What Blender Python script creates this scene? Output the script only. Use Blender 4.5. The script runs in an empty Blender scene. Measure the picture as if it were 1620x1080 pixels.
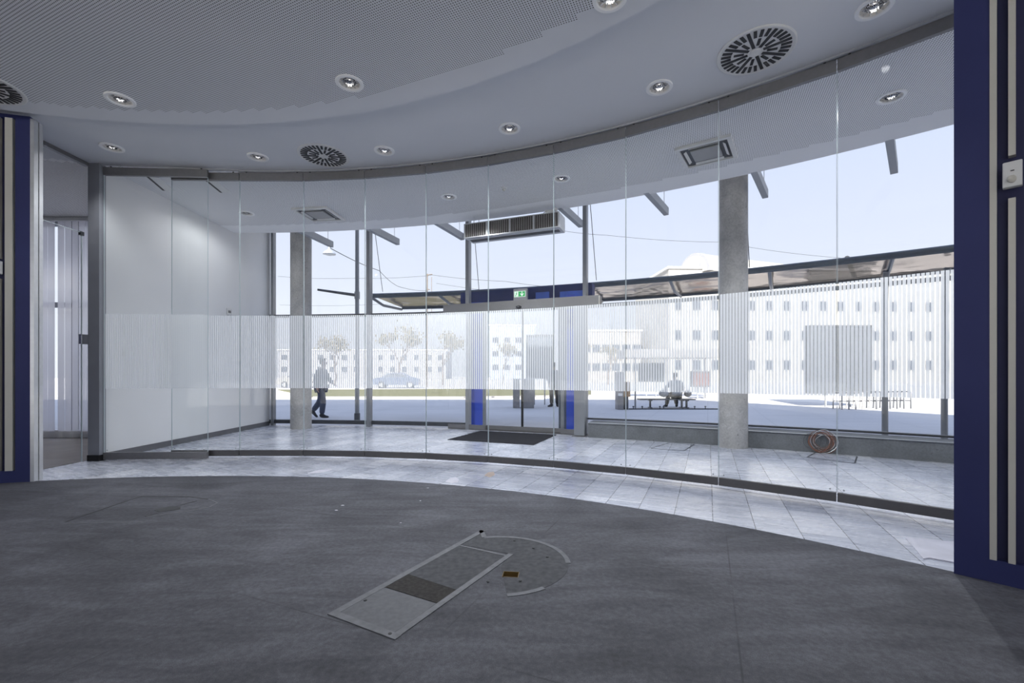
import bpy, bmesh, math, random
from mathutils import Vector, Matrix
random.seed(7)
C = bpy.context.scene
COL = C.collection
PI = math.pi

# ------------------------------------------------------------------ camera, sky, sun, exposure
EYE = 1.15
F = 720.0            # focal length in pixels of the 1620 px wide frame
HOR = 592.0          # horizon row
cam_d = bpy.data.cameras.new('camera')
cam_d.sensor_width = 36.0
cam_d.lens = 36.0*F/1620.0
cam_d.shift_y = (HOR-540.0)/1620.0
cam_d.clip_start = 0.05
cam_d.clip_end = 900
cam = bpy.data.objects.new('camera', cam_d)
COL.objects.link(cam)
cam.location = (0, 0, EYE)
cam.rotation_euler = (PI/2, 0, 0)
C.camera = cam

w = bpy.data.worlds.new('sky'); C.world = w
w.use_nodes = True
nt = w.node_tree
for n in list(nt.nodes): nt.nodes.remove(n)
wo = nt.nodes.new('ShaderNodeOutputWorld'); bg = nt.nodes.new('ShaderNodeBackground')
tc = nt.nodes.new('ShaderNodeTexCoord'); sx = nt.nodes.new('ShaderNodeSeparateXYZ')
rp = nt.nodes.new('ShaderNodeValToRGB')
rp.color_ramp.elements[0].position = 0.0; rp.color_ramp.elements[0].color = (0.88, 0.90, 0.97, 1)
rp.color_ramp.elements[1].position = 0.75; rp.color_ramp.elements[1].color = (0.50, 0.64, 0.98, 1)
e = rp.color_ramp.elements.new(0.3); e.color = (0.71, 0.76, 0.94, 1)
nt.links.new(tc.outputs['Generated'], sx.inputs[0]); nt.links.new(sx.outputs['Z'], rp.inputs[0])
nt.links.new(rp.outputs[0], bg.inputs[0]); bg.inputs[1].default_value = 0.98
nt.links.new(bg.outputs[0], wo.inputs[0])

sun_d = bpy.data.lights.new('sun', 'SUN'); sun_d.energy = 11.5; sun_d.angle = math.radians(0.6)
sun_d.color = (1.0, 0.95, 0.88)
sun = bpy.data.objects.new('sun', sun_d); COL.objects.link(sun)
sun.location = (-10, -40, 30)
sun.rotation_euler = Vector((4, 15, -9.15)).to_track_quat('-Z', 'Y').to_euler()

LAMP = 4.0            # glow of the lamp glass in the downlights
SPOT = 31.0          # base watts of the fill light put into each downlight

C.view_settings.view_transform = 'Standard'
C.view_settings.look = 'None'
C.view_settings.exposure = 0.25
C.view_settings.gamma = 1.0
C.view_settings.use_curve_mapping = False
cy = C.cycles
cy.use_denoising = True
cy.max_bounces = 10; cy.diffuse_bounces = 5; cy.glossy_bounces = 4
cy.transmission_bounces = 6; cy.transparent_max_bounces = 40
cy.caustics_reflective = False; cy.caustics_refractive = False
cy.sample_clamp_indirect = 6.0

# ------------------------------------------------------------------ helpers
def at(x, y, z=0.0):
    """point at height z seen at pixel x, y"""
    D = F*(EYE-z)/(y-HOR)
    return Vector(((x-810)/F*D, D, z))
def on(x, y, D):
    """point at distance D seen at pixel x, y"""
    return Vector(((x-810)/F*D, D, EYE-(y-HOR)*D/F))

def tag(o, label=None, cat=None, group=None, kind=None):
    if label: o['label'] = label
    if cat: o['category'] = cat
    if group: o['group'] = group
    if kind: o['kind'] = kind
    return o
def empty(name, loc, label=None, cat=None, group=None, kind=None):
    o = bpy.data.objects.new(name, None); COL.objects.link(o)
    o.empty_display_size = 0.1
    o.location = loc
    return tag(o, label, cat, group, kind)

class MB:
    def __init__(s):
        s.v = []; s.f = []; s.m = []; s.cur = 0
    def add(s, vs, fs):
        b = len(s.v); s.v += [tuple(v) for v in vs]
        for f in fs: s.f.append([b+i for i in f]); s.m.append(s.cur)
        return s
    def box(s, c, size, ang=0.0, R=None):
        hx, hy, hz = size[0]/2, size[1]/2, size[2]/2
        if R is None: R = Matrix.Rotation(ang, 3, 'Z')
        c = Vector(c)
        vs = [c+R@Vector((x*hx, y*hy, z*hz)) for z in (-1, 1) for y in (-1, 1) for x in (-1, 1)]
        return s.add(vs, [(0,2,3,1),(4,5,7,6),(0,1,5,4),(2,6,7,3),(0,4,6,2),(1,3,7,5)])
    def seg(s, p, q, wd, z0, z1, off=0.0):
        """upright box along the plan segment p-q"""
        p = Vector((p[0], p[1])); q = Vector((q[0], q[1])); d = (q-p); L = d.length; d.normalize()
        n = Vector((-d.y, d.x)); c = (p+q)/2+n*off
        return s.box((c.x, c.y, (z0+z1)/2), (L, wd, z1-z0), math.atan2(d.y, d.x))
    def prism(s, poly, z0, z1):
        n = len(poly)
        vs = [(p[0], p[1], z0) for p in poly]+[(p[0], p[1], z1) for p in poly]
        fs = [tuple(range(n))[::-1], tuple(range(n, 2*n))]
        for i in range(n):
            j = (i+1) % n; fs.append((i, j, n+j, n+i))
        return s.add(vs, fs)
    def ring(s, c, r0, r1, a0, a1, z0, z1, n=48):
        """solid ring sector, angles in degrees"""
        vs = []
        for i in range(n+1):
            a = math.radians(a0+(a1-a0)*i/n); ca, sa = math.cos(a), math.sin(a)
            for r, z in ((r0, z0), (r1, z0), (r1, z1), (r0, z1)):
                vs.append((c[0]+r*ca, c[1]+r*sa, z))
        fs = [(0, 1, 2, 3), (4*n+3, 4*n+2, 4*n+1, 4*n)]
        for i in range(n):
            for k in range(4):
                l = (k+1) % 4
                fs.append((4*i+k, 4*i+4+k, 4*i+4+l, 4*i+l))
        return s.add(vs, fs)
    def tube(s, pts, r, n=8, closed=False, caps=True):
        pts = [Vector(p) for p in pts]; N = len(pts)
        rs = r if isinstance(r, (list, tuple)) else [r]*N
        vs = []; up = None
        for i, p in enumerate(pts):
            if closed: t = pts[(i+1) % N]-pts[i-1]
            else: t = pts[min(i+1, N-1)]-pts[max(i-1, 0)]
            t.normalize()
            if up is None:
                up = t.orthogonal().normalized()
            up = (up-t*up.dot(t)).normalized()
            q = t.cross(up)
            for k in range(n):
                a = 2*PI*k/n
                vs.append(p+(up*math.cos(a)+q*math.sin(a))*rs[i])
        fs = []
        M = N if closed else N-1
        for i in range(M):
            j = (i+1) % N
            for k in range(n):
                l = (k+1) % n
                fs.append((i*n+k, i*n+l, j*n+l, j*n+k))
        if caps and not closed:
            fs.append(tuple(range(n))[::-1]); fs.append(tuple((N-1)*n+k for k in range(n)))
        return s.add(vs, fs)
    def lathe(s, c, prof, n=32, cap0=False, cap1=False):
        """prof: list of (radius, z) ; c: x,y,z of the axis foot"""
        vs = []
        for r, z in prof:
            for k in range(n):
                a = 2*PI*k/n
                vs.append((c[0]+r*math.cos(a), c[1]+r*math.sin(a), c[2]+z))
        fs = []
        for i in range(len(prof)-1):
            for k in range(n):
                l = (k+1) % n
                fs.append((i*n+k, i*n+l, (i+1)*n+l, (i+1)*n+k))
        if cap0: fs.append(tuple(range(n))[::-1])
        if cap1: fs.append(tuple((len(prof)-1)*n+k for k in range(n)))
        return s.add(vs, fs)
    def ball(s, c, r, n=10, sc=(1, 1, 1)):
        vs = []; fs = []
        for i in range(n+1):
            t = PI*i/n
            for k in range(2*n):
                a = PI*k/n
                vs.append((c[0]+r*sc[0]*math.sin(t)*math.cos(a), c[1]+r*sc[1]*math.sin(t)*math.sin(a), c[2]+r*sc[2]*math.cos(t)))
        for i in range(n):
            for k in range(2*n):
                l = (k+1) % (2*n)
                fs.append((i*2*n+k, (i+1)*2*n+k, (i+1)*2*n+l, i*2*n+l))
        return s.add(vs, fs)
    def build(s, name, mats, parent=None, label=None, smooth=False, bevel=0.0, origin=None):
        if not isinstance(mats, (list, tuple)): mats = [mats]
        me = bpy.data.meshes.new(name)
        if parent is not None:
            o0 = Vector((0, 0, 0)); p = parent
            while p is not None: o0 += Vector(p.location); p = p.parent
        elif origin is not None: o0 = Vector(origin)
        else:
            xs = [v[0] for v in s.v]; ys = [v[1] for v in s.v]; zs = [v[2] for v in s.v]
            o0 = Vector(((min(xs)+max(xs))/2, (min(ys)+max(ys))/2, min(zs)))
        me.from_pydata([(v[0]-o0.x, v[1]-o0.y, v[2]-o0.z) for v in s.v], [], s.f)
        for m in mats: me.materials.append(m)
        me.polygons.foreach_set('material_index', s.m)
        bm = bmesh.new(); bm.from_mesh(me)
        bmesh.ops.recalc_face_normals(bm, faces=bm.faces[:])
        if smooth:
            for e in bm.edges:
                if len(e.link_faces) == 2 and e.calc_face_angle(0) > 0.6: e.smooth = False
            for f in bm.faces: f.smooth = True
        bm.to_mesh(me); bm.free(); me.update()
        o = bpy.data.objects.new(name, me); COL.objects.link(o)
        if parent is not None: o.parent = parent
        else: o.location = o0
        if bevel > 0:
            b = o.modifiers.new('bevel', 'BEVEL'); b.width = bevel; b.segments = 2; b.limit_method = 'ANGLE'
        if label: o['label'] = label
        return o

def structure(o):
    o['kind'] = 'structure'; return o

def cut(o, mb):
    """cut the solids in mb out of the mesh of o"""
    k = mb.build('cutter', []) if False else None
    me = bpy.data.meshes.new('cutter'); me.from_pydata(mb.v, [], mb.f)
    bm = bmesh.new(); bm.from_mesh(me); bmesh.ops.recalc_face_normals(bm, faces=bm.faces[:]); bm.to_mesh(me); bm.free()
    k = bpy.data.objects.new('cutter', me); COL.objects.link(k)
    m = o.modifiers.new('cut', 'BOOLEAN'); m.object = k; m.operation = 'DIFFERENCE'; m.solver = 'EXACT'
    bpy.context.view_layer.update()
    dg = bpy.context.evaluated_depsgraph_get()
    new = bpy.data.meshes.new_from_object(o.evaluated_get(dg), preserve_all_data_layers=True, depsgraph=dg)
    o.modifiers.clear(); old = o.data; o.data = new; new.name = old.name
    bpy.data.objects.remove(k, do_unlink=True); bpy.data.meshes.remove(me)

def copy_tree(o, parent=None):
    c = o.copy(); COL.objects.link(c); c.parent = parent
    for ch in list(o.children): copy_tree(ch, c)
    return c

def skin(name, mat, pts, edges, parent, root=0, levels=2):
    """continuous tapering surface grown on a skeleton; pts = (x,y,z,rx[,ry]) relative to the parent"""
    me = bpy.data.meshes.new(name)
    me.from_pydata([p[:3] for p in pts], edges, [])
    me.materials.append(mat)
    o = bpy.data.objects.new(name, me); COL.objects.link(o); o.parent = parent
    sl = me.skin_vertices or None
    m = o.modifiers.new('skin', 'SKIN'); m.use_smooth_shade = True
    if not me.skin_vertices:
        bm = bmesh.new(); bm.from_mesh(me); bm.verts.layers.skin.verify(); bm.to_mesh(me); bm.free()
    d = me.skin_vertices[0].data
    for i, p in enumerate(pts):
        d[i].radius = (p[3], p[4] if len(p) > 4 else p[3]); d[i].use_root = (i == root)
    s = o.modifiers.new('sub', 'SUBSURF'); s.levels = levels; s.render_levels = levels
    return o

# ------------------------------------------------------------------ node helpers
class G:
    def __init__(s, name):
        s.mat = bpy.data.materials.new(name); s.mat.use_nodes = True
        s.t = s.mat.node_tree
        for n in list(s.t.nodes): s.t.nodes.remove(n)
        s.out = s.t.nodes.new('ShaderNodeOutputMaterial')
        s._pos = None
    def n(s, typ, **kw):
        x = s.t.nodes.new(typ)
        for k, v in kw.items(): setattr(x, k, v)
        return x
    def put(s, sock, v):
        if isinstance(v, bpy.types.NodeSocket): s.t.links.new(v, sock)
        elif isinstance(v, bpy.types.Node): s.t.links.new(v.outputs[0], sock)
        elif isinstance(v, (tuple, list)) and len(v) == 3 and sock.type == 'RGBA': sock.default_value = (*v, 1)
        else: sock.default_value = v
    def m(s, op, a, b=0.0, c=0.0):
        x = s.n('ShaderNodeMath', operation=op)
        s.put(x.inputs[0], a); s.put(x.inputs[1], b)
        if len(x.inputs) > 2: s.put(x.inputs[2], c)
        return x.outputs[0]
    def pos(s):
        if s._pos is None:
            g = s.n('ShaderNodeNewGeometry'); x = s.n('ShaderNodeSeparateXYZ')
            s.t.links.new(g.outputs['Position'], x.inputs[0]); s._pos = (x.outputs[0], x.outputs[1], x.outputs[2], g.outputs['Position'])
        return s._pos
    def noise(s, scale, detail=3, vec=None, rough=0.5, dist=0.0):
        x = s.n('ShaderNodeTexNoise'); x.inputs['Scale'].default_value = scale; x.inputs['Detail'].default_value = detail
        x.inputs['Roughness'].default_value = rough; x.inputs['Distortion'].default_value = dist
        s.put(x.inputs['Vector'], vec if vec is not None else s.pos()[3])
        return x.outputs[0]
    def vec(s, x, y, z=0.0):
        v = s.n('ShaderNodeCombineXYZ'); s.put(v.inputs[0], x); s.put(v.inputs[1], y); s.put(v.inputs[2], z); return v.outputs[0]
    def ramp(s, fac, stops):
        r = s.n('ShaderNodeValToRGB'); el = r.color_ramp.elements
        while len(el) < len(stops): el.new(0.5)
        for i, (p, c) in enumerate(stops): el[i].position = p; el[i].color = (*c, 1) if len(c) == 3 else c
        s.put(r.inputs[0], fac); return r.outputs[0]
    def mix(s, fac, a, b):
        x = s.n('ShaderNodeMix', data_type='RGBA')
        s.put(x.inputs[0], fac); s.put(x.inputs[6], a); s.put(x.inputs[7], b); return x.outputs[2]
    def map(s, v, a0, a1, b0, b1):
        x = s.n('ShaderNodeMapRange'); s.put(x.inputs[0], v)
        for i, q in enumerate((a0, a1, b0, b1)): x.inputs[i+1].default_value = q
        return x.outputs[0]
    def pbr(s, color, rough=0.5, metal=0.0, bump=None, bstr=0.3, bdist=0.01, spec=0.5, emis=None, estr=0.0, alpha=None):
        p = s.n('ShaderNodeBsdfPrincipled')
        s.put(p.inputs['Base Color'], color); s.put(p.inputs['Roughness'], rough); s.put(p.inputs['Metallic'], metal)
        p.inputs['Specular IOR Level'].default_value = spec
        if emis is not None:
            s.put(p.inputs['Emission Color'], emis); s.put(p.inputs['Emission Strength'], estr)
        if bump is not None:
            b = s.n('ShaderNodeBump'); b.inputs['Strength'].default_value = bstr; b.inputs['Distance'].default_value = bdist
            s.put(b.inputs['Height'], bump); s.t.links.new(b.outputs[0], p.inputs['Normal'])
        s.t.links.new(p.outputs[0], s.out.inputs[0])
        return s.mat

def lin(r, g, b):
    f = lambda c: (c/255/12.92) if c/255 <= 0.04045 else ((c/255+0.055)/1.055)**2.4
    return (f(r), f(g), f(b))
def simple(name, c, rough=0.5, metal=0.0, var=0.08, scale=6.0, spec=0.5, bump=0.0):
    g = G(name)
    n = g.noise(scale, 4)
    col = g.ramp(n, [(0.3, tuple(x*(1-var) for x in c)), (0.7, tuple(min(1, x*(1+var)) for x in c))])
    return g.pbr(col, rough, metal, bump=(g.noise(scale*12, 2) if bump else None), bstr=bump, bdist=0.002, spec=spec)
def glass(name, tint=(0.93, 0.96, 0.95), gloss=0.9, base=0.04, rough=0.0):
    """clear pane: straight-through light plus a mirror share that grows at grazing angles"""
    g = G(name)
    lw = g.n('ShaderNodeLayerWeight'); lw.inputs[0].default_value = 0.5
    p5 = g.m('POWER', lw.outputs['Facing'], 5.0)
    fac = g.m('ADD', g.m('MULTIPLY', p5, gloss*(1-base)), base)
    t = g.n('ShaderNodeBsdfTransparent'); t.inputs[0].default_value = (*tint, 1)
    r = g.n('ShaderNodeBsdfGlossy'); r.inputs['Roughness'].default_value = rough; r.inputs[0].default_value = (1, 1, 1, 1)
    mx = g.n('ShaderNodeMixShader'); g.put(mx.inputs[0], fac)
    g.t.links.new(t.outputs[0], mx.inputs[1]); g.t.links.new(r.outputs[0], mx.inputs[2])
    g.t.links.new(mx.outputs[0], g.out.inputs[0]); return g.mat

# ------------------------------------------------------------------ plan geometry (metres, camera at the origin looking +Y)
PC = (-3.25, -3.12); PR = 9.40          # sliding glass partition
KC = (-3.17, -2.69); KR = 7.83          # edge of the bare screed floor / curved blue wall
SC = (-3.27, -1.69); SR = 6.58          # step of the lower ceiling
EC = (-5.42, -6.67); ER = 15.69         # outer edge of the lobby ceiling
FC = (-6.38, -10.3); FR = 20.68         # glass facade
ZC = 3.95; ZL = 3.83; ZROOF = 5.25; ZG = -0.15
A = Vector((0.395, 0.918)).normalized(); B = Vector((A.y, -A.x))
def pol(c, r, deg, z=None):
    a = math.radians(deg)
    p = (c[0]+r*math.cos(a), c[1]+r*math.sin(a))
    return Vector((p[0], p[1], z)) if z is not None else Vector(p)
def hit(px, c, r):
    """plan point and angle where the ray of pixel column px meets the circle (far side)"""
    d = Vector(((px-810)/F, 1.0)); cc = Vector(c)
    a = d.dot(d); b = -2*d.dot(cc); k = cc.dot(cc)-r*r
    t = (-b+math.sqrt(b*b-4*a*k))/(2*a)
    p = d*t
    return p, math.degrees(math.atan2(p.y-c[1], p.x-c[0]))

# ------------------------------------------------------------------ materials
def m_tiles():
    g = G('stone tiles'); x, y, z, P = g.pos()
    a = g.m('ADD', g.m('MULTIPLY', x, A.x), g.m('MULTIPLY', y, A.y))
    b = g.m('ADD', g.m('MULTIPLY', x, B.x), g.m('MULTIPLY', y, B.y))
    u = g.m('DIVIDE', g.m('SUBTRACT', b, 0.037), 0.2917)
    iu = g.m('FLOOR', u); fu = g.m('SUBTRACT', u, iu)
    par = g.m('FLOORED_MODULO', iu, 2.0)
    v = g.m('DIVIDE', g.m('ADD', g.m('SUBTRACT', a, 4.47), g.m('MULTIPLY', par, 0.3)), 0.6)
    iv = g.m('FLOOR', v); fv = g.m('SUBTRACT', v, iv)
    du = g.m('MULTIPLY', g.m('MINIMUM', fu, g.m('SUBTRACT', 1.0, fu)), 0.2917)
    dv = g.m('MULTIPLY', g.m('MINIMUM', fv, g.m('SUBTRACT', 1.0, fv)), 0.6)
    d = g.m('MINIMUM', g.m('MULTIPLY', du, 1.0), g.m('MULTIPLY', dv, 1.6))
    joint = g.map(d, 0.0016, 0.0032, 1.0, 0.0)
    wn = g.n('ShaderNodeTexWhiteNoise', noise_dimensions='2D'); g.put(wn.inputs['Vector'], g.vec(iu, iv))
    streak = g.noise(1.0, 5, g.vec(g.m('MULTIPLY', a, 26.0), g.m('MULTIPLY', b, 3.0), wn.outputs[0]), 0.6)
    big = g.noise(1.3, 4)
    t = g.m('ADD', g.m('ADD', g.m('MULTIPLY', wn.outputs[0], 0.22), g.m('MULTIPLY', streak, 0.6)), g.m('MULTIPLY', big, 0.3))
    col = g.ramp(t, [(0.38, (0.34, 0.36, 0.43)), (0.6, (0.55, 0.57, 0.64)), (0.8, (0.75, 0.75, 0.79))])
    scuff = g.map(g.noise(2.2, 8, None, 0.72, 1.5), 0.56, 0.70, 0.0, 0.28)
    col = g.mix(scuff, col, (0.20, 0.21, 0.23))
    col = g.mix(joint, col, (0.05, 0.05, 0.055))
    rough = g.map(g.m('ADD', g.m('MULTIPLY', streak, 0.5), g.m('MULTIPLY', g.noise(5, 4), 0.5)), 0.3, 0.7, 0.19, 0.36)
    h = g.m('SUBTRACT', g.m('MULTIPLY', streak, 0.35), joint)
    return g.pbr(col, rough, 0, bump=h, bstr=0.25, bdist=0.003, spec=0.75)
def m_screed():
    g = G('bare screed with glue residue'); x, y, z, P = g.pos()
    a = g.m('ADD', g.m('MULTIPLY', x, A.x), g.m('MULTIPLY', y, A.y))
    b = g.m('ADD', g.m('MULTIPLY', x, B.x), g.m('MULTIPLY', y, B.y))
    grain = g.noise(240, 3, None, 0.7)
    mid = g.noise(38, 4, None, 0.6)
    blot = g.noise(1.1, 5, None, 0.6, 0.6)
    swirl = g.noise(1.0, 4, g.vec(g.m('MULTIPLY', x, 1.2), g.m('MULTIPLY', y, 5.0), 0.0), 0.6, 1.2)
    t = g.m('ADD', g.m('ADD', g.m('MULTIPLY', grain, 0.42), g.m('MULTIPLY', blot, 0.36)), g.m('MULTIPLY', swirl, 0.3))
    t = g.m('ADD', t, g.m('MULTIPLY', g.m('SUBTRACT', mid, 0.5), 0.25))
    col = g.ramp(t, [(0.37, (0.032, 0.032, 0.039)), (0.53, (0.078, 0.079, 0.092)), (0.70, (0.160, 0.162, 0.185))])
    def lines(u, per, off):
        k = g.m('SUBTRACT', g.m('DIVIDE', u, per), off); fr = g.m('SUBTRACT', k, g.m('FLOOR', k))
        return g.m('MULTIPLY', g.m('MINIMUM', fr, g.m('SUBTRACT', 1.0, fr)), per)
    l = g.m('MINIMUM', lines(a, 1.2, 0.35), lines(b, 1.2, 0.1))
    seam = g.m('MULTIPLY', g.map(l, 0.002, 0.006, 1.0, 0.0), g.map(g.noise(1.7, 3), 0.42, 0.6, 0.0, 0.55))
    col = g.mix(seam, col, (0.03, 0.03, 0.033))
    return g.pbr(col, g.map(grain, 0.3, 0.7, 0.62, 0.9), 0, bump=g.m('ADD', g.m('MULTIPLY', grain, 0.6), mid), bstr=0.5, bdist=0.004, spec=0.35)
def m_perf(name, mode):
    """painted plasterboard; perforated fields end in a stepped curve, as the hole grid does"""
    g = G(name); x, y, z, P = g.pos()
    S = 0.02
    a = g.m('ADD', g.m('MULTIPLY', x, A.x), g.m('MULTIPLY', y, A.y))
    b = g.m('ADD', g.m('MULTIPLY', x, B.x), g.m('MULTIPLY', y, B.y))
    ua, ub = g.m('DIVIDE', a, S), g.m('DIVIDE', b, S)
    fa = g.m('SUBTRACT', g.m('SUBTRACT', ua, g.m('FLOOR', ua)), 0.5); fb = g.m('SUBTRACT', g.m('SUBTRACT', ub, g.m('FLOOR', ub)), 0.5)
    r = g.m('SQRT', g.m('ADD', g.m('MULTIPLY', fa, fa), g.m('MULTIPLY', fb, fb)))
    hole = g.map(r, 0.21, 0.27, 1.0, 0.0)
    # blocks of 6 x 6 holes decide where the field stops
    Q = 0.06
    qa = g.m('MULTIPLY', g.m('ADD', g.m('FLOOR', g.m('DIVIDE', a, Q)), 0.5), Q)
    qb = g.m('MULTIPLY', g.m('ADD', g.m('FLOOR', g.m('DIVIDE', b, Q)), 0.5), Q)
    def dist(c):
        ca = c[0]*A.x+c[1]*A.y; cb = c[0]*B.x+c[1]*B.y
        da = g.m('SUBTRACT', qa, ca); db = g.m('SUBTRACT', qb, cb)
        return g.m('SQRT', g.m('ADD', g.m('MULTIPLY', da, da), g.m('MULTIPLY', db, db)))
    if mode == 'low': mask = g.m('LESS_THAN', dist(SC), SR-0.24)
    else:
        mask = g.m('MULTIPLY', g.m('LESS_THAN', dist(EC), ER-0.45), g.m('GREATER_THAN', dist(PC), PR+0.10))
    # holes only on the underside
    nrm = g.n('ShaderNodeNewGeometry'); sp = g.n('ShaderNodeSeparateXYZ'); g.t.links.new(nrm.outputs['Normal'], sp.inputs[0])
    mask = g.m('MULTIPLY', mask, g.m('LESS_THAN', sp.outputs[2], -0.5))
    hole = g.m('MULTIPLY', hole, mask)
    base = g.ramp(g.noise(0.8, 3), [(0.3, (0.74, 0.755, 0.79)), (0.7, (0.78, 0.79, 0.82))])
    if mode == 'high': base = g.mix(g.m('GREATER_THAN', dist(PC), PR+0.05), base, (0.93, 0.93, 0.94))
    col = g.mix(hole, base, (0.02, 0.02, 0.022))
    return g.pbr(col, 0.75, 0, spec=0.25)
def m_frost():
    g = G('frosted film')
    t = g.n('ShaderNodeBsdfTransparent'); t.inputs[0].default_value = (1, 1, 1, 1)
    tr = g.n('ShaderNodeBsdfTranslucent'); tr.inputs[0].default_value = (1.0, 1.0, 0.99, 1)
    df = g.n('ShaderNodeBsdfDiffuse'); df.inputs[0].default_value = (0.92, 0.92, 0.91, 1)
    m1 = g.n('ShaderNodeMixShader'); m1.inputs[0].default_value = 0.12
    g.t.links.new(tr.outputs[0], m1.inputs[1]); g.t.links.new(df.outputs[0], m1.inputs[2])
    m2 = g.n('ShaderNodeMixShader'); m2.inputs[0].default_value = 0.89
    g.t.links.new(t.outputs[0], m2.inputs[1]); g.t.links.new(m1.outputs[0], m2.inputs[2])
    g.t.links.new(m2.outputs[0], g.out.inputs[0]); return g.mat
def m_canopy():
    g = G('smoked canopy glass'); x, y, z, P = g.pos()
    lw = g.n('ShaderNodeLayerWeight'); lw.inputs[0].default_value = 0.5
    fac = g.m('ADD', g.m('MULTIPLY', g.m('POWER', lw.outputs['Facing'], 4.0), 0.6), 0.10)
    t = g.n('ShaderNodeBsdfTransparent'); t.inputs[0].default_value = (0.36, 0.35, 0.36, 1)
    r = g.n('ShaderNodeBsdfGlossy'); r.inputs['Roughness'].default_value = 0.12; r.inputs[0].default_value = (0.85, 0.78, 0.70, 1)
    b = g.n('ShaderNodeBump'); b.inputs['Strength'].default_value = 0.5; b.inputs['Distance'].default_value = 0.08
    g.put(b.inputs['Height'], g.noise(0.9, 2, None, 0.5, 1.0)); g.t.links.new(b.outputs[0], r.inputs['Normal'])
    mx = g.n('ShaderNodeMixShader'); g.put(mx.inputs[0], fac)
    g.t.links.new(t.outputs[0], mx.inputs[1]); g.t.links.new(r.outputs[0], mx.inputs[2]); g.t.links.new(mx.outputs[0], g.out.inputs[0]); return g.mat
def m_concrete(name, c, scuffs=False):
    g = G(name)
    t = g.m('ADD', g.m('MULTIPLY', g.noise(3, 6, None, 0.65), 0.6), g.m('MULTIPLY', g.noise(40, 3), 0.4))
    col = g.ramp(t, [(0.35, tuple(k*0.72 for k in c)), (0.65, tuple(k*1.2 for k in c))])
    pit = g.map(g.noise(28, 2), 0.70, 0.74, 0.0, 0.8)
    col = g.mix(pit, col, tuple(k*0.35 for k in c))
    if scuffs:
        x, y, z, P = g.pos()
        band = g.m('MULTIPLY', g.map(z, 0.15, 0.3, 0, 1), g.map(z, 0.55, 0.7, 1, 0))
        sc = g.m('MULTIPLY', g.map(g.noise(9, 8, None, 0.75, 2.0), 0.53, 0.58, 0.0, 0.6), band)
        col = g.mix(sc, col, (0.6, 0.6, 0.6))
    return g.pbr(col, 0.65, 0, bump=t, bstr=0.3, bdist=0.004)
def m_plaza():
    g = G('plaza paving'); x, y, z, P = g.pos()
    def l(u, per):
        k = g.m('DIVIDE', u, per); fr = g.m('SUBTRACT', k, g.m('FLOOR', k)); return g.m('MULTIPLY', g.m('MINIMUM', fr, g.m('SUBTRACT', 1.0, fr)), per)
    a = g.m('ADD', g.m('MULTIPLY', x, A.x), g.m('MULTIPLY', y, A.y)); b = g.m('ADD', g.m('MULTIPLY', x, B.x), g.m('MULTIPLY', y, B.y))
    j = g.map(g.m('MINIMUM', l(a, 0.8), l(b, 1.6)), 0.004, 0.012, 0.35, 0.0)
    t = g.m('ADD', g.m('MULTIPLY', g.noise(0.25, 5), 0.6), g.m('MULTIPLY', g.noise(1.0, 4, g.vec(g.m('MULTIPLY', x, 0.4), g.m('MULTIPLY', y, 3.0))), 0.4))
    col = g.ramp(t, [(0.3, (0.54, 0.52, 0.52)), (0.7, (0.68, 0.65, 0.65))])
    col = g.mix(j, col, (0.25, 0.24, 0.24))
    return g.pbr(col, 0.8, 0, spec=0.2)

M = {}
M['tiles'] = m_tiles(); M['screed'] = m_screed()
M['ceil'] = m_perf('perforated lobby ceiling', 'high'); M['ceil_low'] = m_perf('perforated hall ceiling', 'low')
M['frost'] = m_frost()
M['pane'] = glass('clear pane', (0.985, 0.993, 0.99), 0.85, 0.012); M['facade'] = glass('facade pane', (0.985, 0.993, 0.993), 0.9, 0.02)
M['edge'] = simple('polished glass edge', (0.60, 0.68, 0.70), 0.15, 0, 0.03)
M['wall_white'] = simple('white plaster', (0.80, 0.80, 0.80), 0.8, 0, 0.02, 2.0, 0.2)
M['grey_plaster'] = simple('grey painted plaster', (0.30, 0.31, 0.34), 0.7, 0, 0.04)
M['rail'] = simple('brushed dark steel', (0.12, 0.115, 0.115), 0.42, 0.35, 0.05, 30)
M['rail_light'] = simple('brushed steel', (0.23, 0.225, 0.23), 0.4, 0.4, 0.05, 30)
M['alu'] = simple('aluminium', (0.62, 0.63, 0.65), 0.35, 0.6, 0.04, 20)
M['chrome'] = simple('chrome', (0.85, 0.86, 0.88), 0.08, 1.0, 0.02, 20)
M['dark'] = simple('dark grey metal', (0.075, 0.08, 0.09), 0.45, 0.2, 0.08, 10)
M['black'] = simple('black plastic', (0.015, 0.015, 0.017), 0.5, 0, 0.1)
M['mull'] = simple('grey painted steel', (0.26, 0.27, 0.29), 0.4, 0.1, 0.05)
M['blue'] = simple('matt blue wall panel', (0.032, 0.039, 0.140), 0.6, 0, 0.05, 3, 0.35)
M['blue_dark'] = simple('dark blue wall panel', (0.026, 0.028, 0.085), 0.6, 0, 0.05, 3, 0.35)
M['cream'] = simple('cream strip', (0.62, 0.60, 0.54), 0.5, 0, 0.02)
M['white'] = simple('white plastic', (0.75, 0.75, 0.74), 0.45, 0, 0.02)
M['white_paint'] = simple('white enamel', (0.70, 0.71, 0.73), 0.5, 0, 0.02)
M['beam'] = simple('beam grey', (0.42, 0.44, 0.48), 0.5, 0, 0.04)
M['skirt'] = simple('dark stone skirting', (0.13, 0.13, 0.14), 0.5, 0, 0.08)
M['dkwood'] = simple('dark wood floor', (0.14, 0.115, 0.10), 0.45, 0, 0.2, 3)
M['column'] = m_concrete('fair faced concrete', (0.44, 0.43, 0.42), True)
M['sill'] = m_concrete('dusty grey sill', (0.175, 0.185, 0.195))
M['stone'] = m_concrete('street concrete', (0.28, 0.27, 0.27))
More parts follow.
